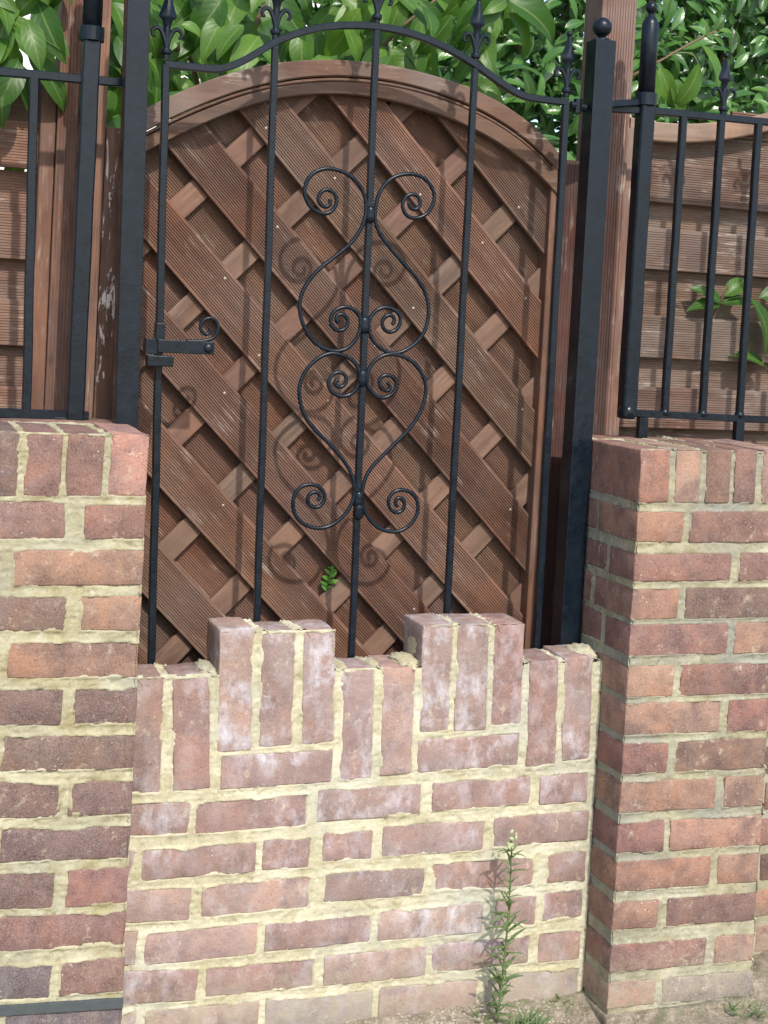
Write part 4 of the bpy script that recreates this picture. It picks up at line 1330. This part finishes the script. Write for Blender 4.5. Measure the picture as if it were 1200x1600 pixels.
BROAD = [leaf_mesh('leaf', 0.118, 0.052, M_BROAD, 0.22, 0.7, 0.012, 1.8, 9, 0.3, k) for k in range(3)] + \
        [leaf_mesh('leaf', 0.100, 0.058, M_BROAD, 0.35, 0.4, 0.018, 1.5, 9, 0.9, 5), leaf_mesh('leaf', 0.135, 0.056, M_BROAD, 0.15, 1.0, 0.010, 2.0, 9, 0.2, 7)]
LAUREL = [leaf_mesh('leaf', 0.078, 0.029, M_LAUREL, 0.30, 0.35, 0.004, 1.4, 8, 0.2, 1), leaf_mesh('leaf', 0.070, 0.027, M_LAUREL, 0.20, 0.55, 0.006, 1.6, 8, 0.0, 2), leaf_mesh('leaf', 0.084, 0.030, M_LAUREL, 0.38, 0.15, 0.004, 1.5, 8, 0.5, 3)]

LAUREL_LOW = leaf_mesh('leaf', 0.078, 0.030, M_LAUREL, 0.30, 0.35, 0.0, 1.4, 5, 0.2, 1)


def place_leaf(parent, mesh, loc, direction, facing, scale=1.0):
    o = put('leaf', mesh, parent, loc)
    o.rotation_euler = leaf_rotation(direction, facing).to_euler()
    o.scale = (scale,) * 3
    return o


def twig(parent, pts, r0, r1, mat=M_TWIG, name='branch'):
    c = relax(smooth_curve(pts, 4), 1)
    return put(name, mesh_of(name, *sweep(c, [r0 + (r1 - r0) * i / (len(c) - 1) for i in range(len(c))], False, n=7), mat, True), parent)


def rnd_dir(down, spread, towards=-0.5):
    return Vector((random.uniform(-spread, spread), towards * random.uniform(0.2, 1.2) + random.uniform(-0.4, 0.4), -down + random.uniform(-0.5, 0.5))).normalized()


def shrub(name, label, cat, base, clusters, stems, group=None):
    """clusters: (x0,x1,y0,y1,z0,z1,count,size)"""
    s = empty(name, base, label, cat, group)
    for p in stems:
        twig(s, p, 0.010, 0.0025)
    for (x0, x1, y0, y1, z0, z1, n, size) in clusters:
        for k in range(n):
            l = (random.uniform(x0, x1), random.uniform(y0, y1), random.uniform(z0, z1))
            place_leaf(s, random.choice(BROAD), l, rnd_dir(0.65, 1.0), (random.uniform(-.7, .7), -1.0, random.uniform(0.1, 1.2)), size * random.choice((0.55, 0.75, 0.9, 1.0, 1.1, 1.25)) * random.uniform(0.9, 1.1))
    return s


shrub('leafy_shrub', 'broad-leaved green branches hanging over the fence in the top left corner', 'shrub', (-0.3, 0.6, 0),
      [(-0.60, -0.16, 0.54, 0.62, 1.48, 1.66, 40, 0.9), (-0.75, -0.2, 0.64, 0.8, 1.20, 1.72, 60, 1.1), (-0.33, -0.13, 0.36, 0.44, 1.72, 1.98, 52, 0.85), (-0.45, -0.16, 0.50, 0.75, 1.66, 2.05, 40, 0.95), (-0.32, -0.20, 0.35, 0.42, 1.655, 1.74, 9, 0.7)],
      [[(-0.5, 0.9, 0), (-0.45, 0.8, 1.2), (-0.3, 0.5, 1.9)], [(-0.45, 0.8, 1.4), (-0.25, 0.45, 1.78), (-0.16, 0.40, 1.80)], [(-0.45, 0.8, 1.4), (-0.30, 0.5, 1.6), (-0.24, 0.40, 1.86)]])
shrub('leafy_shrub', 'broad-leaved green shrub arching over the timber gate behind the iron finials', 'shrub', (0.45, 0.9, 0),
      [(-0.060, 0.055, 0.50, 0.66, 1.66, 2.05, 34, 1.0), (0.02, 0.30, 0.52, 0.85, 1.72, 2.10, 62, 1.0), (0.26, 0.62, 0.55, 0.9, 1.84, 2.14, 52, 1.0), (0.56, 0.88, 0.55, 0.9, 1.80, 2.12, 64, 1.0), (-0.04, 0.06, 0.55, 0.7, 1.50, 1.70, 12, 0.9), (0.1, 0.9, 0.9, 1.2, 1.6, 2.2, 60, 1.05), (0.70, 0.83, 0.60, 0.8, 1.76, 1.86, 12, 0.9), (0.78, 0.84, 0.50, 0.56, 1.97, 2.06, 4, 1.2)],
      [[(0.4, 1.1, 0), (0.35, 1.0, 1.2), (0.1, 0.7, 1.9)], [(0.35, 1.0, 1.0), (0.55, 0.8, 1.8), (0.75, 0.7, 2.05)], [(0.35, 1.0, 1.2), (0.3, 0.75, 1.85), (0.42, 0.7, 2.1)], [(0.35, 1.0, 1.2), (0.2, 0.72, 1.78), (0.12, 0.6, 1.83)]])
# big drooping leaves by the right post, on one long bent twig
sap = empty('young_branch', (1.25, 0.62, 0), 'bent twig with large drooping pale green leaves above the right fence panel', 'branch')
twig(sap, [(1.02, 0.66, 1.80), (1.12, 0.58, 1.865), (1.194, 0.55, 1.912), (1.273, 0.55, 1.962), (1.345, 0.55, 2.003)], 0.0038, 0.0022)
twig(sap, [(1.235, 0.55, 1.938), (1.275, 0.535, 1.940), (1.292, 0.53, 1.915)], 0.0016, 0.0012, M_STEM, 'stalk')
BIG = leaf_mesh('leaf', 0.165, 0.062, M_BROAD, 0.30, 0.5, 0.010, 1.7, 10, 1.3, 4)
for l, d, f, sc_, m_ in (((1.300, 0.545, 1.968), (0.55, -0.25, -0.75), (0.75, -1.0, 0.55), 1.0, BIG), ((1.292, 0.53, 1.918), (-0.35, -0.35, -1.0), (0.5, -1, 0.35), 0.95, BROAD[4]), ((1.205, 0.55, 1.905), (0.30, -0.3, -1), (-0.7, -1, 0.2), 0.85, BROAD[1]),
                         ((1.195, 0.55, 1.900), (-0.10, -0.3, -1), (0.5, -1, 0.2), 1.0, BROAD[2]), ((1.235, 0.545, 1.880), (0.35, -0.3, -0.9), (-0.2, -1, 0.5), 0.8, BROAD[0]), ((1.335, 0.55, 1.995), (0.9, -0.2, 0.5), (0.2, -1, 0.5), 0.42, BROAD[3]),
                         ((1.34, 0.55, 2.0), (0.3, -0.4, 0.9), (-0.4, -1, 0.4), 0.40, BROAD[0]), ((1.33, 0.55, 1.99), (0.7, -0.4, -0.4), (0.2, -1, 0.6), 0.42, BROAD[2]), ((1.32, 0.55, 1.985), (-0.2, -0.4, 0.9), (0.2, -1, 0.6), 0.36, BROAD[1]), ((1.345, 0.54, 2.0), (0.9, -0.3, 0.1), (0.0, -1, 0.8), 0.34, BROAD[1]),
                         ((1.22, 0.55, 1.93), (-0.6, -0.4, 0.5), (0.0, -1, 0.6), 0.30, BROAD[0])):
    place_leaf(sap, m_, l, d, f, sc_)

# laurel hedge
hedge = empty('laurel_hedge', (1.5, 1.7, 0), 'dense dark glossy laurel hedge behind the right fence panel', 'hedge')
HY = 1.25
cands = []
for k in range(1500):
    x, z = random.uniform(0.55, 2.15), random.uniform(1.55, 2.55)
    y = HY + 0.10 * float(fbm(x * 4, z * 4, 61)) + random.uniform(-0.05, 0.10)
    cands.append((x, y, z))
front = [c for c in cands if 0.95 < c[0] < 2.0 and 1.78 < c[2] < 2.35]
front.sort(key=lambda c: c[1])
for c in front[:290]:
    a = random.uniform(0, 2 * math.pi)
    place_leaf(hedge, random.choice(LAUREL), c, (math.cos(a), random.uniform(-0.9, 0.1), math.sin(a) * 0.8 - 0.1), (random.uniform(-.5, .5), -1, random.uniform(0.3, 1.4)), random.uniform(0.8, 1.2))
rest = [c for c in cands if c not in set(front[:290])]
for k in range(13000):
    x, z = random.uniform(0.3, 2.9), random.uniform(0.9, 2.75)
    rest.append((x, HY + 0.08 + 0.10 * float(fbm(x * 4, z * 4, 61)) + random.uniform(0.0, 0.35), z))
for k in range(5000):
    rest.append((random.uniform(0.3, 3.4), HY + random.uniform(0.5, 0.9), random.uniform(0.9, 2.9)))
pl = []
for c in rest:
    a = random.uniform(0, 2 * math.pi)
    pl.append((c, leaf_rotation((math.cos(a), random.uniform(-0.8, 0.2), math.sin(a) * 0.8 - 0.1), (random.uniform(-.6, .6), -1, random.uniform(0.0, 1.3))), random.uniform(0.75, 1.2)))
inner = put('inner_foliage', joined_leaves('inner_foliage', LAUREL_LOW, pl, M_LAUREL), hedge)
inner['kind'] = 'stuff'
for k in range(14):
    x = 0.6 + 0.16 * k
    twig(hedge, [(x, 1.65, 0), (x + random.uniform(-.05, .05), 1.6, 1.0), (x + random.uniform(-.1, .1), 1.5, 1.8), (x + random.uniform(-.15, .15), 1.35, 2.5)], 0.016, 0.004, name='stem')

# leaves poking through the right fence
sp = empty('sapling', (1.33, 0.47, 1.2), 'small leafy shoot growing through the gap in the right fence panel', 'plant')
twig(sp, [(1.335, 0.492, 1.25), (1.335, 0.476, 1.34), (1.338, 0.455, 1.385), (1.352, 0.440, 1.425)], 0.003, 0.002, M_TWIG, 'stem')
for l, d, f, s_, k in (((1.337, 0.452, 1.378), (-1.0, -0.25, 0.10), (0.1, -0.8, 1), 0.62, 0), ((1.338, 0.450, 1.385), (-0.9, -0.25, 0.55), (-0.2, -1, 0.8), 0.60, 1), ((1.345, 0.445, 1.400), (0.75, -0.2, 0.75), (-0.4, -1, 0.5), 0.60, 3),
                       ((1.340, 0.450, 1.383), (0.8, -0.3, 0.25), (0.2, -0.9, 0.9), 0.60, 0), ((1.405, 0.43, 1.395), (0.5, -0.25, -0.7), (0.5, -1, 0.5), 0.95, 4), ((1.43, 0.44, 1.40), (0.7, -0.2, 0.3), (0.0, -1, 0.6), 0.7, 2),
                       ((1.375, 0.440, 1.268), (1.0, -0.15, 0.02), (0.0, -0.75, 1), 0.72, 1)):
    place_leaf(sp, BROAD[k], l, d, f, s_ * 1.22)
twig(sp, [(1.341, 0.45, 1.387), (1.375, 0.44, 1.40), (1.405, 0.43, 1.397)], 0.0018, 0.0012, M_STEM, 'stalk')
twig(sp, [(1.37, 0.48, 1.258), (1.376, 0.45, 1.268)], 0.0018, 0.0012, M_STEM, 'stalk')

# tiny fern-like sprig through the gate
SPRIG = leaf_mesh('leaf', 0.019, 0.009, M_WEED, 0.2, 0.3, 0.02, 1.5, 5, 0.0, 1)
SPRIG.materials[0] = leaf_material('bright seedling leaf', (0.045, 0.17, 0.016), (0.075, 0.23, 0.025), 0.5, 0.3)
fs = empty('seedling', (0.436, 0.392, 0.76), 'tiny bright green seedling sprouting between the lower slats of the timber gate', 'plant')
twig(fs, [(0.434, 0.394, 0.752), (0.438, 0.386, 0.775), (0.443, 0.380, 0.805)], 0.0012, 0.0008, M_STEM, 'stem')
for k in range(9):
    t = k / 8
    x, z = 0.4355 + 0.008 * t, 0.764 + 0.042 * t
    s_ = 1 if k % 2 else -1
    place_leaf(fs, SPRIG, (x, 0.383, z), (0.8 * s_, random.uniform(-.6, -.1), random.uniform(.2, .9)), (random.uniform(-.5, .5), -1, 0.7), random.uniform(0.65, 1.1) - 0.4 * abs(t - 0.4))
place_leaf(fs, SPRIG, (0.443, 0.380, 0.805), (0.15, -0.2, 1), (0, -1, 0.3), 0.7)

# tall weed at the foot of the wall
WL = [leaf_mesh('leaf', 0.038, 0.0042, M_WEED, 0.2, 0.25, 0.0, 1.2, 5, 0.5, 1), leaf_mesh('leaf', 0.030, 0.0032, M_WEED, 0.3, -0.1, 0.0, 1.2, 5, 0.3, 2)]
BUD = mesh_of('bud', *lathe([(0.0008, 0), (0.0026, 0.002), (0.0030, 0.005), (0.0022, 0.0075), (0.0012, 0.009)], 7), plain_material('pale bud', (0.36, 0.42, 0.22), 0.8), True)
weed = empty('tall_weed', (0.72, 0.078, 0.0), 'tall thin green weed growing up the foot of the pale wall', 'weed')
WX = lambda t: 0.7195 + 0.006 * math.sin(t * 3.0) + 0.003 * t
twig(weed, [(WX(t), 0.078 - 0.01 * t, 0.0 + 0.350 * t) for t in (0, .2, .4, .6, .8, 1.0)], 0.0024, 0.0012, M_STEM, 'stem')
for k in range(118):
    t = 0.03 + 0.93 * (k / 117) ** 1.05
    a = k * 2.4 + random.uniform(-.7, .7)
    t = min(0.97, max(0.02, t + random.uniform(-.012, .012)))
    size = (1.25 - 0.45 * t) if t < 0.7 else 0.75
    place_leaf(weed, WL[k % 2], (WX(t), 0.078 - 0.01 * t, 0.350 * t), (math.cos(a), math.sin(a) * 0.8, random.uniform(-0.1, 1.2)), (0, -0.4, 1), size * random.uniform(0.45, 1.25))
for k in range(12):
    t = random.uniform(0.92, 1.03)
    o = put('bud', BUD, weed, (WX(t) + random.gauss(0, 0.0085), 0.066 + random.gauss(0, 0.007), 0.350 * t + random.uniform(-.004, .012)))
    o.rotation_euler = (random.uniform(-.6, .6), random.uniform(-.6, .6), 0)

# grass and little weeds at the foot
GB = leaf_mesh('blade', 0.040, 0.0030, M_WEED, 0.2, 0.4, 0.0, 1.2, 4, 0.9, 1)
pl = []
for (cx, cy, r, n) in ((0.775, 0.050, 0.026, 90), (0.735, 0.04, 0.02, 24), (0.69, 0.095, 0.02, 16), (0.86, 0.115, 0.03, 10), (1.21, 0.0, 0.03, 26)):
    for k in range(n):
        a, q = random.uniform(0, 6.28), r * math.sqrt(random.random())
        x, y = cx + q * math.cos(a), cy + q * math.sin(a)
        pl.append(((x, y, -0.004), leaf_rotation((random.uniform(-.8, .8), random.uniform(-.9, .5), random.uniform(.4, 1.2)), (0, -.5, 1)), random.uniform(0.35, 0.95)))
gt = put('grass_tufts', joined_leaves('grass_tufts', GB, pl, M_WEED))
gt['kind'] = 'stuff'
gt['label'] = 'low green grass tufts at the foot of the walls'

# grit on the soil
PV, PF = [], []
for k in range(5200):
    x, y = random.uniform(0.35, 1.45), random.uniform(-0.25, 0.135)
    if W - 0.005 < x < 1.255 and y > 0.02:
        continue
    r = random.choice((0.0012, 0.0018, 0.0025, 0.004))
    z = float(ground_height(np.array(x), np.array(y))) - 0.012 + 0.022 * math.exp(-max(0, 0.13 - y) / 0.03)
    o = len(PV)
    PV += [(x + r * random.uniform(.7, 1.3), y, z), (x, y + r * random.uniform(.7, 1.3), z), (x - r * random.uniform(.7, 1.3), y, z), (x, y - r * random.uniform(.7, 1.3), z), (x, y, z + r), (x, y, z - r)]
    PF += [(o, o + 1, o + 4), (o + 1, o + 2, o + 4), (o + 2, o + 3, o + 4), (o + 3, o, o + 4), (o + 1, o, o + 5), (o + 2, o + 1, o + 5), (o + 3, o + 2, o + 5), (o, o + 3, o + 5)]
gr = put('grit', mesh_of('grit', PV, PF, M_PEBBLE))
gr['kind'] = 'stuff'
gr['label'] = 'loose grit and crumbs of mortar on the soil'

# pale building added far behind the shrub to whiten the leaf gaps
hw = empty('house', (-0.5, 7.0, 0), 'pale rendered house wall added behind the leaves to whiten the gaps', 'house')
fbox('wall', hw, (-5.0, 3.2, 7.0, 10.0, -0.1, 5.2), M_RENDER, 0.02)
V, F = [(-5.3, 6.6, 5.1), (3.5, 6.6, 5.1), (3.5, 10.4, 5.1), (-5.3, 10.4, 5.1), (-4.0, 8.5, 6.9), (2.2, 8.5, 6.9)], [(0, 1, 5, 4), (1, 2, 5), (2, 3, 4, 5), (3, 0, 4), (3, 2, 1, 0)]
put('roof', mesh_of('roof', V, F, plain_material('brown tiles', (0.14, 0.08, 0.06), 0.9, 6)), hw)
